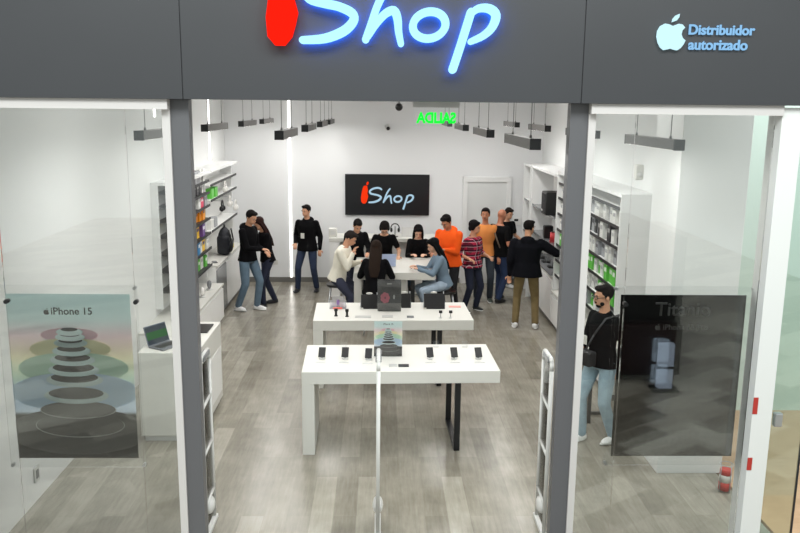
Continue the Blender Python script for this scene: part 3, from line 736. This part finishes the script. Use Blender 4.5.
# far-left rack items
for y, zz, c, lb in [(13.3, 2.0, GR, 'green product box on the far left rack'), (13.6, 2.0, GR, 'green product box on the far left rack'), (13.2, 1.5, WH, 'white product box on the far left rack'), (13.5, 1.5, GY, 'grey product box on the far left rack')]:
    o = MB().box(-.05, .05, -.1, .1, 0, .16, .003).build('product_box', bpy.data.materials['pack_' + c[0]], loc=(XL + .25, y, zz + .001)); tag(o, lb, 'product box', 'boxes on the far left rack')
def headphones(lab, x, y, z, m):
    t = thing('headphones', lab, 'headphones', (x, y, z))
    MB().tube([(0, .075 * math.cos(R(d)), .09 + .09 * math.sin(R(d))) for d in range(-20, 201, 20)], .011).build('headband', m, t)
    for s in (-1, 1): MB().ell((0, s * .075, .04), (.04, .022, .05)).build('ear_cup', m, t)
    MB().cone((-.15 if x < 0 else .15, 0, .17), (0, 0, .17), .006, .006).build('hook', CHROME, t)
HW = mat('headphone_white', (228, 226, 222), .4)
headphones('white headphones hanging on the upper part of far left rack', XL + .33, 14.2, 2.02, HW)
headphones('white headphones hanging in the middle of far left rack', XL + .33, 14.6, 1.72, HW)
headphones('black headphones hanging on far left rack', XL + .33, 13.9, 1.72, BLK)
headphones('white headphones hanging beside the black backpack', XL + .36, 15.0, 1.6, HW)
t = thing('backpack', 'large black backpack on left wall counter', 'backpack', (XL + .33, 14.0, .93))
o = MB().ell((0, 0, .24), (.12, .19, .25)).box(-.11, .1, -.17, .17, .02, .35, .04).ell((.08, 0, .17), (.07, .15, .14)).build('body', mat('backpack_black', (24, 26, 34), .7, bump=.3, bs=30), t); remesh(o, .012)
MB().tube([(0, -.05, .47), (0, -.03, .53), (0, .03, .53), (0, .05, .47)], .009).build('handle', BLK, t)
for s in (-1, 1): MB().tube([(.1, s * .1, .44), (.13, s * .12, .25), (.1, s * .12, .06)], .014).build('strap', BLK, t)
for i, (y, m, lb) in enumerate([(10.2, BLK, 'black gadget'), (10.8, HW, 'white gadget'), (11.4, BLK, 'black round gadget'), (11.9, HW, 'white round gadget'), (12.4, MGREY, 'grey gadget')]):
    t = thing('gadget', '%s standing on the low display plinth, %s from the entrance' % (lb, ['first', 'second', 'third', 'fourth', 'fifth'][i]), 'gadget', (XL + .38, y, .65))
    MB().cone((0, 0, 0), (0, 0, .02), .05, .045).build('base', LGREY, t); MB().ell((0, 0, .09), (.035, .05, .07)).build('body', m, t)
t = thing('phone', 'black phone lying on the white cabinet top on left wall', 'phone', (XL + .3, 13.25, .93), R(20)); MB().box(-.04, .04, -.08, .08, 0, .01, .003).build('body', BLK, t); MB().box(-.036, .036, -.075, .075, .01, .011).build('screen', MGREY, t)
t = thing('toy', 'small yellow item on the far end of left wall cabinet', 'accessory', (XL + .32, 14.6, .93)); o = MB().ell((0, 0, .04), (.06, .08, .04)).ell((.02, .05, .07), (.03, .04, .03)).build('body', mat('yellow_toy', (226, 200, 60), .5), t); MB().ell((.03, .08, .09), (.012, .012, .012)).build('cap', BLK, t)
# right rack items
t = thing('speaker', 'big black speaker case on the upper shelf of right wall rack', 'speaker', (XR - .34, 13.25, 1.781))
MB().box(-.16, .14, -.18, .2, 0, .38, .02).build('cabinet', BLK, t); MB().box(-.165, -.16, -.15, .17, .03, .35).build('grille', mat('grille', (22, 22, 26), .8, bump=.5, bs=400), t); MB().box(-.168, -.165, .06, .14, .05, .08).build('badge', LGREY, t)
t = thing('speaker', 'small black speaker on the middle shelf of right wall rack', 'speaker', (XR - .30, 13.75, 1.3)); MB().box(-.08, .08, -.07, .07, 0, .22, .02).build('cabinet', BLK, t); MB().cone((-.083, 0, .08), (-.08, 0, .08), .045, .045).cone((-.083, 0, .16), (-.08, 0, .16), .025, .025).build('driver', MGREY, t)
t = thing('speaker', 'red round speaker on the middle shelf of right wall rack', 'speaker', (XR - .30, 13.3, 1.3)); MB().cone((0, 0, 0), (0, 0, .17), .06, .055, 24).build('body', mat('red_plastic', (190, 50, 56), .5), t); MB().cone((0, 0, .17), (0, 0, .18), .05, .045, 24).build('top', BLK, t)
for i, y in enumerate((12.95, 13.4, 13.9, 14.3)):
    t = thing('gadget', 'dark gadget on the grey worktop on right wall, %s from the entrance' % ['first', 'second', 'third', 'fourth'][i], 'gadget', (XR - .28, y, .845)); MB().box(-.07, .07, -.08, .08, 0, .02, .004).build('base', BLK, t); MB().box(-.01, .01, -.06, .06, .02, .11, .004).build('screen', MGREY, t)

# ------------------------------------------------------------------ mall side, seen as reflections in the glass
t = thing('mall_kiosk', 'dark red brown kiosk out in the mall, seen only as a reflection', 'kiosk', (3.2, -1.2, 0))
KB = mat('kiosk_brown', (40, 14, 12), .6); KD = mat('kiosk_panel', (16, 15, 16), .6)
MB().box(-1.1, .75, 0, 2.6, .08, .75, .01).build('body', KB, t); MB().box(-1.1, .75, .0, 2.5, .75, 1.9, .01).build('upper_panel', KD, t); MB().box(-1.05, .7, .05, 2.55, 0, .08).build('plinth', BLK, t)
t = thing('display_totem', 'pale lit totem beside the kiosk in the mall, seen only as a reflection', 'totem', (3.62, 1.75, 0))
MB().box(-.09, .09, -.05, .05, .04, .62).build('body', emat('totem_light', (196, 212, 232), 1.6), t); MB().box(-.16, .16, -.1, .1, 0, .04).box(-.135, .135, -.055, .055, .3, .33).build('base', BLK, t)

# ------------------------------------------------------------------ people
def ik(a, c, l1, l2, pole):
    a, c = Vector(a), Vector(c); d = c - a; L = d.length
    if L > (l1 + l2) * .995: c = a + d * ((l1 + l2) * .995 / L); d = c - a; L = d.length
    u = d.normalized(); x = (l1 * l1 - l2 * l2 + L * L) / (2 * L); h = math.sqrt(max(l1 * l1 - x * x, 1e-6))
    p = Vector(pole); p = (p - u * p.dot(u)).normalized()
    return a + u * x + p * h, c
_cache = {}
def pm(kind, rgb, **k):
    key = (kind, rgb)
    if key not in _cache: _cache[key] = mat(kind + '_%d_%d_%d' % rgb, rgb, **k)
    return _cache[key]
def plaid():
    m = bpy.data.materials.new('plaid_shirt'); m.use_nodes = True; nt = m.node_tree; b = nt.nodes['Principled BSDF']; b.inputs['Roughness'].default_value = .8
    tc = nt.nodes.new('ShaderNodeTexCoord'); sp = nt.nodes.new('ShaderNodeSeparateXYZ'); nt.links.new(tc.outputs['Object'], sp.inputs[0])
    def band(sock, k, th):
        a = nt.nodes.new('ShaderNodeMath'); a.operation = 'MULTIPLY'; a.inputs[1].default_value = k; nt.links.new(sock, a.inputs[0])
        f = nt.nodes.new('ShaderNodeMath'); f.operation = 'FRACT'; nt.links.new(a.outputs[0], f.inputs[0])
        g = nt.nodes.new('ShaderNodeMath'); g.operation = 'LESS_THAN'; g.inputs[1].default_value = th; nt.links.new(f.outputs[0], g.inputs[0]); return g.outputs[0]
    ad = nt.nodes.new('ShaderNodeMath'); ad.operation = 'ADD'; nt.links.new(sp.outputs['X'], ad.inputs[0]); nt.links.new(sp.outputs['Y'], ad.inputs[1])
    h = band(sp.outputs['Z'], 12, .45); v = band(ad.outputs[0], 12, .45)
    m1 = nt.nodes.new('ShaderNodeMix'); m1.data_type = 'RGBA'; m1.inputs[6].default_value = srgb((178, 44, 72)); m1.inputs[7].default_value = srgb((72, 24, 46)); nt.links.new(h, m1.inputs[0])
    m2 = nt.nodes.new('ShaderNodeMix'); m2.data_type = 'RGBA'; m2.inputs[7].default_value = srgb((60, 24, 40)); nt.links.new(m1.outputs[2], m2.inputs[6])
    hv = nt.nodes.new('ShaderNodeMath'); hv.operation = 'MULTIPLY'; hv.inputs[1].default_value = .8; nt.links.new(v, hv.inputs[0]); nt.links.new(hv.outputs[0], m2.inputs[0])
    l1 = band(sp.outputs['Z'], 12, .07); m3 = nt.nodes.new('ShaderNodeMix'); m3.data_type = 'RGBA'; m3.inputs[7].default_value = srgb((222, 190, 200)); nt.links.new(m2.outputs[2], m3.inputs[6]); nt.links.new(l1, m3.inputs[0])
    l2 = band(ad.outputs[0], 12, .07); m4 = nt.nodes.new('ShaderNodeMix'); m4.data_type = 'RGBA'; m4.inputs[7].default_value = srgb((222, 190, 200)); nt.links.new(m3.outputs[2], m4.inputs[6]); nt.links.new(l2, m4.inputs[0])
    nt.links.new(m4.outputs[2], b.inputs['Base Color']); return m
SKIN = (196, 146, 116)
def person(label, x, y, rz, h=1.72, lean=0, twist=0, hp=0, hy=0, sit=None, hands=None, feet=None, pelvis=(0, 0), skin=SKIN, top=(20, 20, 26), topname='jacket',
           sleeve='long', tm=None, pants=(40, 58, 100), shoes=(235, 235, 235), hair=(24, 18, 16), style='short', hood=False, beard=False, glasses=False, bulk=1.0, hem=.86, vox=.0085, extras=None, fem=False, elb=None):
    k = h / 1.72
    t = thing('person', label, 'person', (x, y, 0), rz)
    V = Vector
    sm = pm('skin', skin, rough=.55); tm = tm or pm('fabric', top, rough=.95, bump=.35, bs=9); tm.node_tree.nodes['Principled BSDF'].inputs['Specular IOR Level'].default_value = .15; pmat = pm('trousers', pants, rough=.85, bump=.25, bs=11, var=.12)
    hm = pm('hair', tuple(int(v * .7) for v in hair), rough=.95, bump=.5, bs=70); hm.node_tree.nodes['Principled BSDF'].inputs['Specular IOR Level'].default_value = .2
    pz = (sit + .10) if sit else .93 * k
    P = V((pelvis[0], pelvis[1], pz))
    Lr = Matrix.Rotation(R(lean), 3, 'X')   # positive lean bows towards -Y (forward)
    Tz = Matrix.Rotation(R(twist), 3, 'Z')
    def sp(dx, dy, dz): return P + Tz @ (Lr @ V((dx * k, dy * k, dz * k)))
    ux, uy = Tz @ V((1, 0, 0)), Tz @ (Lr @ V((0, 1, 0)))
    sw = (.145 if fem else .162) * (1 + (bulk - 1) * .8)
    # arms
    sh = {s: sp(s * sw, .0, .435) for s in (1, -1)}
    hands = hands or {}; feet = feet or {}
    arms = {}
    for s in (1, -1):
        hd = hands.get(s)
        hd = sp(s * (sw + .06), -.03, -.06) if hd is None else V(hd)
        pole = (elb or {}).get(s, (s * .35, .8, -.35))
        e, w = ik(sh[s], hd, .285 * k, .255 * k, Tz @ V(pole)); arms[s] = (sh[s], e, w)
    legs = {}
    for s in (1, -1):
        hip = P + V((s * .095 * k, 0, -.03 * k))
        ft = feet.get(s)
        ft = V((s * .12 * k + pelvis[0], 0, .0)) if ft is None else V(ft)
        an = ft + V((0, .02, .085 * k))
        kn, an = ik(hip, an, .43 * k, .42 * k, (s * .12, -1, .15)); legs[s] = (hip, kn, an)
    # head
    nb = sp(0, .005, .50); nt_ = nb + Tz @ (Matrix.Rotation(R(lean + hp * .5), 3, 'X') @ V((0, -.015 * k, .085 * k)))
    HR = Tz @ Matrix.Rotation(R(hy), 3, 'Z') @ Matrix.Rotation(R(lean * .4 + hp), 3, 'X')
    hc = nt_ + HR @ V((0, -.015, .085)) * k
    def H(a, b, c): return hc + HR @ V((a, b, c)) * k
    rt = [(sp(0, 0, -.10), .155, .105), (sp(0, 0, 0), .155, .105), (sp(0, 0, .14), .13 if fem else .138, .09), (sp(0, -.005, .28), .15, .105), (sp(0, 0, .38), .168 if not fem else .148, .105), (sp(0, 0, .44), .145 if not fem else .13, .085), (sp(0, 0, .485), .095, .065), (sp(0, 0, .51), .062, .055)]
    def torso(mb, g, lo=0, hi=8, cut=None):
        rr = []
        for (c, a, b) in rt[lo:hi]: rr.append((c, ux * (a * bulk + g) * k, uy * (b * bulk + g) * k))
        mb.rings(rr)
    m = MB(); torso(m, 0)
    m.ell(H(0, .012, .03), (.073 * k, .092 * k, .088 * k), HR).ell(H(0, -.02, -.035), (.058 * k, .066 * k, .075 * k), HR).ell(H(0, -.045, -.075), (.032 * k, .032 * k, .028 * k), HR)
    m.cone(H(0, -.078, .012), H(0, -.1, -.025), .007 * k, .014 * k).ell(H(0, -.096, -.027), (.015 * k, .014 * k, .011 * k), HR)
    m.ell(H(0, -.08, .03), (.05 * k, .01 * k, .009 * k), HR).ell(H(0, -.083, -.058), (.024 * k, .01 * k, .012 * k), HR)
    for s in (1, -1): m.ell(H(s * .076, .012, -.005), (.01 * k, .02 * k, .032 * k), HR)
    m.chain([nb - V((0, 0, .03)), nt_, hc + HR @ V((0, .02, -.03)) * k], [.06 * k, .053 * k, .055 * k])
    for s in (1, -1):
        a, e, w = arms[s]; m.chain([a, (a + e) / 2, e, (e * .6 + w * .4), w], [.048 * k, .043 * k, .037 * k, .035 * k, .025 * k])
        fd = (w - e).normalized(); side = fd.cross(V((0, 0, 1)));
        side = (side if side.length > .2 else fd.cross(V((0, 1, 0)))).normalized(); up = side.cross(fd).normalized()
        if s > 0: pass
        inn = -side if s > 0 else side        # thumb side direction
        pc = w + fd * .045 * k
        Mh = Matrix((side, fd, up)).transposed()
        m.ell(pc, (.038 * k, .052 * k, .017 * k), Mh)
        cd_ = (fd * .55 - up * .85).normalized()
        for j, ln in enumerate((.068, .078, .073, .058)):
            b0 = w + fd * .075 * k + inn * (.028 - .019 * j) * k; b1 = b0 + (fd * .9 - up * .35).normalized() * ln * .5 * k; b2 = b1 + cd_ * ln * .5 * k
            m.chain([b0, b1, b2], [.0098 * k, .009 * k, .008 * k], 8)
        b0 = w + fd * .025 * k + inn * .025 * k; b1 = b0 + (fd * .55 + inn * .8).normalized() * .04 * k; b2 = b1 + (fd * .8 + inn * .1 - up * .3).normalized() * .03 * k
        m.chain([b0, b1, b2], [.013 * k, .011 * k, .009 * k], 8)
    for s in (1, -1):
        hp_, kn, an = legs[s]; m.chain([hp_, kn, kn * .65 + an * .35, an], [.08 * k, .052 * k, .053 * k, .03 * k])
        m.ell(an + V((0, -.045, -.048)) * k, (.026 * k, .07 * k, .018 * k))
    body = m.build('body', sm, t, recalc=False); remesh(body, vox, 3)
    # top
    m = MB(); g = .018
    hemz = -(.93 - hem) * k
    rr = []
    lower = sp(0, 0, (hem - .93)); rr.append((lower, ux * (.172 * bulk + g + .008) * k, uy * (.122 * bulk + g + .008) * k)); rr.append((sp(0, 0, .0), ux * (.162 * bulk + g) * k, uy * (.112 * bulk + g) * k))
    for (c, a, b) in rt[2:7]: rr.append((c, ux * (a * bulk + g) * k, uy * (b * bulk + g) * k))
    rr.append((sp(0, 0, .495), ux * .085 * k, uy * .075 * k))
    m.rings(rr)
    for s in (1, -1):
        a, e, w = arms[s]
        if sleeve == 'long': m.chain([a, (a + e) / 2, e, (e + w) / 2, w - (w - e).normalized() * .01], [.06 * k * bulk, .058 * k * bulk, .051 * k * bulk, .047 * k, .038 * k])
        elif sleeve == 'mid': m.chain([a, (a + e) / 2, e, e * .7 + w * .3], [.057 * k, .054 * k, .05 * k, .047 * k])
        else: m.chain([a, a * .35 + e * .65], [.058 * k * bulk, .056 * k])
    if hood:
        m.ell(sp(0, .075, .49), (.12 * k, .065 * k, .07 * k)); m.ell(sp(0, .02, .50), (.1 * k, .085 * k, .04 * k))
    elif topname in ('jacket', 'shirt'): m.ell(sp(0, .012, .505), (.075 * k, .065 * k, .028 * k))
    top_o = m.build(topname, tm, t, recalc=False); remesh(top_o, .012, 4)
    # trousers
    m = MB(); rr = []
    rr.append((P + V((0, 0, -.10 * k)), V((1, 0, 0)) * .165 * k * bulk, V((0, 1, 0)) * .11 * k * bulk)); rr.append((P + V((0, 0, -.02 * k)), V((1, 0, 0)) * .168 * k * bulk, V((0, 1, 0)) * .118 * k * bulk)); rr.append((sp(0, 0, .09), ux * .15 * k * bulk, uy * .105 * k * bulk))
    m.rings(rr)
    for s in (1, -1):
        hp_, kn, an = legs[s]; lo = an * .97 + kn * .03
        m.chain([hp_, (hp_ + kn) / 2, kn, (kn + lo) / 2, lo], [.092 * k, .084 * k, .067 * k, .062 * k, .056 * k])
    tr = m.build('trousers', pmat, t, recalc=False); remesh(tr, .012, 4)
    # shoes
    shm = pm('shoe', shoes, rough=.5)
    for s in (1, -1):
        an = legs[s][2]; ft = legs[s][2] - V((0, .0, .085 * k))
        yaw = Matrix.Rotation(R(s * 10), 3, 'Z')
        def Q(a, b, c): return ft + yaw @ V((a, b, c)) * k
        m = MB().ell(Q(0, .02, .05), (.042 * k, .05 * k, .052 * k)).ell(Q(0, -.06, .04), (.043 * k, .1 * k, .036 * k)).ell(Q(0, -.12, .033), (.042 * k, .055 * k, .026 * k))
        so = m.build('shoe', shm, t, recalc=False); remesh(so, .008, 3)
        m = MB().ell(Q(0, -.05, .014), (.048 * k, .135 * k, .014 * k)); m.build('sole', pm('sole', (225, 225, 222) if sum(shoes) > 120 or True and shoes[0] > 60 else (30, 30, 32), rough=.6), so, recalc=False)
    # hair
    if style != 'bald':
        m = MB(); m.ell(H(0, .026, .045), (.083 * k, .094 * k, .088 * k), HR)
        m.ell(H(0, -.035, .098), (.062 * k, .058 * k, .03 * k), HR)
        if style == 'short':
            for s in (1, -1): m.ell(H(s * .068, .02, .01), (.014 * k, .035 * k, .04 * k), HR)
        if style == 'full':
            m.ell(H(0, .03, .06), (.095 * k, .105 * k, .095 * k), HR)
            for s in (1, -1): m.ell(H(s * .075, .02, .01), (.025 * k, .055 * k, .06 * k), HR)
            m.ell(H(0, .08, -.01), (.07 * k, .045 * k, .07 * k), HR)
        if style == 'long':
            m.ell(H(0, .03, .05), (.09 * k, .1 * k, .09 * k), HR)
            dn = V((0, 0, -1)); bk_ = Tz @ Matrix.Rotation(R(hy), 3, 'Z') @ V((0, 1, 0)); sd = Tz @ Matrix.Rotation(R(hy), 3, 'Z') @ V((1, 0, 0))
            c0 = H(0, .05, .03)
            back = sp(0, .13, .2)
            rr = []
            for f_, wx, wy in ((0, .08, .06), (.35, .095, .055), (.7, .1, .04), (1, .065, .025)):
                c = c0.lerp(back, f_); c = c + bk_ * .02 * math.sin(f_ * PI)
                rr.append((c, sd * wx * k, bk_ * wy * k))
            m.rings(rr)
            for s in (1, -1): m.chain([H(s * .072, .0, .04), H(s * .08, .015, -.06), sp(s * .085, -.03 + .06, .42)], [.024 * k, .026 * k, .022 * k])
        hr = m.build('hair', hm, t, recalc=False); remesh(hr, .009, 3)
    if beard == 'm': MB().ell(H(0, -.1, -.043), (.028 * k, .008 * k, .007 * k), HR).build('moustache', hm, t, recalc=False)
    elif beard:
        m = MB().ell(H(0, -.046, -.082), (.037 * k, .034 * k, .027 * k), HR).ell(H(0, -.088, -.045), (.026 * k, .008 * k, .006 * k), HR)
        for s in (1, -1): m.ell(H(s * .046, -.035, -.058), (.012 * k, .026 * k, .026 * k), HR)
        m.build('beard', hm, t, recalc=False)
    for s in (1, -1):
        m = MB().ell(H(s * .03, -.079, .008), (.012 * k, .008 * k, .006 * k), HR); eo = m.build('eye', pm('eye', (150, 138, 130), rough=.5), t, recalc=False)
        m = MB().ell(H(s * .03, -.0868, .008), (.006 * k, .003 * k, .006 * k), HR); m.build('pupil', pm('pupil', (25, 16, 12), rough=.2), eo, recalc=False)
        m = MB().ell(H(s * .031, -.087, .03), (.02 * k, .005 * k, .004 * k), HR); m.build('eyebrow', hm, t, recalc=False)
    m = MB().ell(H(0, -.091, -.056), (.021 * k, .006 * k, .006 * k), HR); m.build('lips', pm('lips', (160, 92, 84), rough=.5), t, recalc=False)
    if glasses:
        m = MB()
        for s in (1, -1): m.tube([H(s * .033 + .024 * math.cos(a), -.1, .006 + .018 * math.sin(a)) for a in [2 * PI * q / 12 for q in range(12)]], .003 * k, 6, True).tube([H(s * .057, -.1, .01), H(s * .08, .01, .01)], .003 * k, 6)
        m.tube([H(-.01, -.1, .01), H(.01, -.1, .01)], .003 * k, 6).build('glasses', BLK, t, recalc=False)
    return t, dict(sp=sp, H=H, arms=arms, legs=legs, k=k, P=P, ux=ux, uy=uy)
def fp(px, py):
    p = gfloor(px, py); return p.x, p.y
JEAN = (92, 113, 130); NAVY = (24, 30, 52); NJ = (32, 50, 84)

# couple on the left
x, y = fp(256, 310)
t, d = person('person in black hoodie and light jeans leaning close to a long haired woman', x - .12, y - .0, R(62), 1.78, lean=3, hp=22, hy=-8, top=(8, 8, 11), topname='hoodie', hood=True, pants=JEAN, shoes=(238, 238, 238),
              hands={1: (.10, -.30, 1.05), -1: (-.05, -.34, 1.12)}, feet={1: (.10, -.12, 0), -1: (-.12, .12, 0)})
t, d = person('person with long auburn hair in black top and navy jeans beside the hooded man', x + .17, y + .36, R(-60), 1.62, lean=8, hp=24, hy=6, fem=True, top=(9, 8, 11), topname='shirt', sleeve='mid', pants=NAVY, shoes=(26, 26, 30), hair=(60, 32, 28), style='long',
              hands={1: (.02, -.28, 1.12), -1: (-.06, -.30, 1.02)}, feet={1: (.08, -.15, 0), -1: (-.10, .14, 0)})
# standing man with badge
x, y = fp(308, 291)
t, d = person('person in black hoodie with a white badge standing by the back wall', x, y, R(-12), 1.68, hy=-22, hp=6, top=(8, 8, 10), topname='hoodie', hood=True, pants=(32, 44, 70), shoes=(30, 32, 38), bulk=1.1, hem=.82,
              hands={1: (.26, -.05, .84), -1: (-.2, -.12, .95)}, feet={1: (.17, 0, 0), -1: (-.17, -.12, 0)})
m = MB().box(-.035, .035, -.01, 0, -.05, .05, .003); m.build('badge', LAM, t, loc=d['sp'](-.05, -.15, .2))
# rear left of the table
def stool(lab, x, y, z=.62, rz=0):
    t = thing('stool', lab, 'stool', (x, y, 0), rz)
    MB().cone((0, 0, z - .04), (0, 0, z), .16, .17, 24).build('seat', BLK, t)
    for s in (1, -1):
        for q in (1, -1): MB().tube([(s * .09, q * .09, z - .04), (s * .17, q * .17, .01)], .012, 8).build('leg', CHROME, t)
    MB().tube([(.15, .15, .2), (-.15, .15, .2), (-.15, -.15, .2), (.15, -.15, .2)], .008, 6, True).build('foot_ring', CHROME, t)
yb_ = Y3b + .25
x = gx(355, yb_, 1.5)
person('person with short dark hair in black shirt standing behind the white shirt man', x, yb_, R(10), 1.66, lean=18, hp=30, hy=10, top=(14, 15, 18), topname='shirt', pants=(30, 34, 50), shoes=(30, 30, 34), style='short',
       hands={1: (.16, -.42, 1.02), -1: (-.12, -.40, 1.05)})
x = gx(384, yb_, 1.5)
person('person with black hair and dark t shirt looking down behind the laptop', x, yb_ + .02, R(2), 1.62, lean=20, hp=34, top=(8, 8, 10), topname='t_shirt', sleeve='short', pants=(30, 34, 50), shoes=(30, 30, 34), style='full', glasses=True,
       hands={1: (.24, -.38, .96), -1: (-.22, -.38, .96)}, skin=(204, 158, 130))
x = gx(418, yb_, 1.4)
person('person with long black hair in black top sitting at the far side of the table', x, yb_ + .05, R(0), 1.64, sit=.66, lean=10, hp=30, fem=True, style='long', hair=(16, 14, 16), top=(10, 10, 12), topname='blouse', pants=(66, 86, 108), shoes=(40, 40, 44),
       hands={1: (.10, -.42, .99), -1: (-.10, -.42, .99)}, feet={1: (.12, -.34, .2), -1: (-.12, -.34, .2)}, skin=(212, 168, 142))
stool('black stool under the woman at the far side of the table', x, yb_ + .07, .62)
# white shirt man, left side
x = gx(345, Y3 + .35, 1.3)
person('person in white long sleeved shirt perched at the left side of the table', x - .12, Y3 + .35, R(72), 1.72, sit=.70, lean=14, hp=26, top=(226, 222, 208), topname='shirt', pants=(44, 48, 68), shoes=(40, 40, 44), hair=(52, 44, 42),
       hands={1: (.14, -.36, 1.03), -1: (-.10, -.30, 1.20)}, feet={1: (.12, -.30, .0), -1: (-.14, -.18, .0)}, bulk=1.08)
stool('black stool under the white shirt man', x - .14, Y3 + .35, .66)
# woman with back to camera
x = gx(375, Y3 - .12, 1.2)
person('person with long brown hair and black jacket sitting with back to the entrance', x, Y3 - .22, R(180 - 8), 1.66, sit=.60, lean=8, hp=14, fem=True, style='long', hair=(56, 42, 34), top=(9, 9, 12), topname='jacket', pants=(14, 24, 30), shoes=(30, 30, 34), bulk=1.1, hem=.80,
       hands={1: (.16, -.34, .98), -1: (-.16, -.34, .98)}, feet={1: (.12, -.22, .16), -1: (-.12, -.22, .16)})
stool('black stool under the brown haired woman in front of the table', x, Y3 - .26, .56)
# denim woman
x = gx(441, Y3 + .25, 1.2)
person('person with long black hair and blue denim jacket sitting at right end of the table', x + .06, Y3 + .25, R(-78), 1.64, sit=.62, lean=14, hp=16, fem=True, style='long', hair=(14, 13, 16), top=(112, 130, 146), topname='jacket', pants=(150, 166, 182), shoes=(225, 225, 225),
       hands={1: (.10, -.46, .97), -1: (-.10, -.44, .97)}, feet={1: (.12, -.28, .16), -1: (-.12, -.26, .16)}, skin=(206, 160, 134))
stool('black stool under the denim jacket woman', x + .1, Y3 + .25, .58)
# orange hoodie
x, y = gx(449, Y3 + .95, 1.2), Y3 + .95
person('person in bright orange hoodie standing at right end of the table', x + .02, y, R(-32), 1.78, lean=6, hp=30, hy=-6, top=(240, 92, 30), topname='hoodie', hood=True, pants=(12, 13, 18), shoes=(28, 28, 32), bulk=1.14, hem=.84,
       hands={1: (.06, -.32, 1.18), -1: (-.14, -.34, 1.12)}, skin=(176, 118, 88))
# plaid
x, y = fp(472, 311)
t, d = person('person with short curly black hair in red plaid shirt and dark jeans', x - .02, y, R(40), 1.60, fem=True, style='full', hair=(20, 18, 20), tm=plaid(), topname='shirt', sleeve='mid', pants=(26, 33, 54), shoes=(40, 44, 44), bulk=1.2, hp=6, hy=20,
              hands={1: (.2, -.2, .98), -1: (-.22, -.14, .98)}, feet={1: (.12, -.02, 0), -1: (-.12, .04, 0)})
x, y = fp(482, 303)
person('person with moustache in yellow orange t shirt facing the entrance', x + .03, y + .12, R(-6), 1.74, top=(222, 142, 78), topname='t_shirt', sleeve='short', pants=(44, 52, 62), shoes=(70, 80, 72), hair=(40, 34, 34), beard='m', hy=-10, skin=(190, 128, 96),
       hands={1: (.26, -.06, .86), -1: (-.22, -.12, .98)})
x, y = fp(496, 301)
t, d = person('person with shaved head in black t shirt and blue jeans seen from behind', x + .02, y, R(128), 1.72, top=(10, 10, 12), topname='t_shirt', sleeve='short', pants=NJ, shoes=(24, 24, 28), style='bald', hp=16, hy=8, bulk=1.15, skin=(176, 116, 88),
              hands={1: (.27, .02, .84), -1: (-.22, -.2, 1.0)}, feet={1: (.12, -.16, 0), -1: (-.12, .08, 0)})
MB().tube([d['sp'](-.16, .15, .12), d['sp'](-.02, .145, .36), d['sp'](.09, .08, .5), d['sp'](.1, -.08, .47)], .014).build('shoulder_strap', mat('strap_brown', (92, 78, 64), .7), t)
x, y = fp(508, 289)
person('person in black t shirt and pale jeans mostly hidden behind the shaved head man', x - .06, y + .1, R(30), 1.62, top=(13, 14, 16), topname='t_shirt', sleeve='short', pants=(88, 110, 130), shoes=(236, 236, 236), hp=20, hair=(40, 30, 26),
       hands={1: (.2, -.2, 1.0), -1: (-.24, -.04, .86)})
# puffer jacket
x, y = fp(524, 327)
t, d = person('person in black puffer jacket and khaki trousers reaching to the right shelf', x, y - .02, R(180 - 12), 1.76, top=(10, 11, 17), topname='jacket', hood=True, pants=(112, 96, 62), shoes=(226, 226, 226), bulk=1.32, hem=.84, hy=-38, hp=6,
              hands={1: (.27, -.02, .86), -1: (-.62, -.22, 1.18)}, feet={1: (.15, 0, 0), -1: (-.17, 0, 0)})

# man in the right window
x, y = fp(597, 441)
t, d = person('person with glasses, beard, black shirt and pale jeans standing inside right window', x + .0, y, R(-62), 1.72, top=(11, 12, 13), topname='shirt', sleeve='mid', pants=(150, 172, 184), shoes=(240, 240, 238), hair=(34, 28, 26), beard=True, glasses=True,
              hy=-14, hp=4, vox=.007, hands={1: (.24, .02, .86), -1: (-.1, -.3, .98)}, feet={1: (.10, .10, 0), -1: (-.10, -.16, 0)})
bg = MB().box(-.06, .12, -.08, .03, -.08, .08, .02).build('crossbody_bag', mat('bag_black', (28, 28, 30), .6, bump=.3, bs=30), t, loc=d['sp'](-.05, -.17, .03)); 
MB().tube([d['sp'](-.1, -.15, .08), d['sp'](0.02, -.155, .28), d['sp'](.12, -.1, .47), d['sp'](.12, .08, .49), d['sp'](0, .14, .3), d['sp'](-.15, .08, .08)], .01).build('bag_strap', mat('strap_grey', (60, 60, 62), .7), t)
MB().box(-.03, .03, -.006, 0, -.05, .05, .003).build('badge', LAM, t, loc=d['sp'](-.1, -.16, .2))

# ------------------------------------------------------------------ world, added fill lamps, view
w = bpy.data.worlds.new('world'); S.world = w; w.use_nodes = True
w.node_tree.nodes['Background'].inputs[0].default_value = (.93, 1, .98, 1); w.node_tree.nodes['Background'].inputs[1].default_value = .9
for x_ in (-3.2, 0, 3.2):  # unseen lamps added out front to light the fascia and posters
    ld = bpy.data.lights.new('mall_fill', 'AREA'); ld.shape = 'SQUARE'; ld.size = 2.2; ld.energy = 230; ld.color = (.95, 1, .99)
    lo = bpy.data.objects.new('mall_fill', ld); COL.objects.link(lo); lo.location = (x_, .6, 7.5); lo.rotation_euler = (R(38), 0, 0)
ld = bpy.data.lights.new('corridor_fill', 'AREA'); ld.shape = 'SQUARE'; ld.size = 1.5; ld.energy = 130; ld.color = (.96, 1, .98)  # unseen fill lamp added to brighten the corridor wall
lo = bpy.data.objects.new('corridor_fill', ld); COL.objects.link(lo); lo.location = (5.2, 6.8, 4.9)
S.view_settings.view_transform = 'Standard'; S.view_settings.look = 'None'; S.view_settings.gamma = 1; S.view_settings.use_curve_mapping = False
S.view_settings.exposure = 0.0
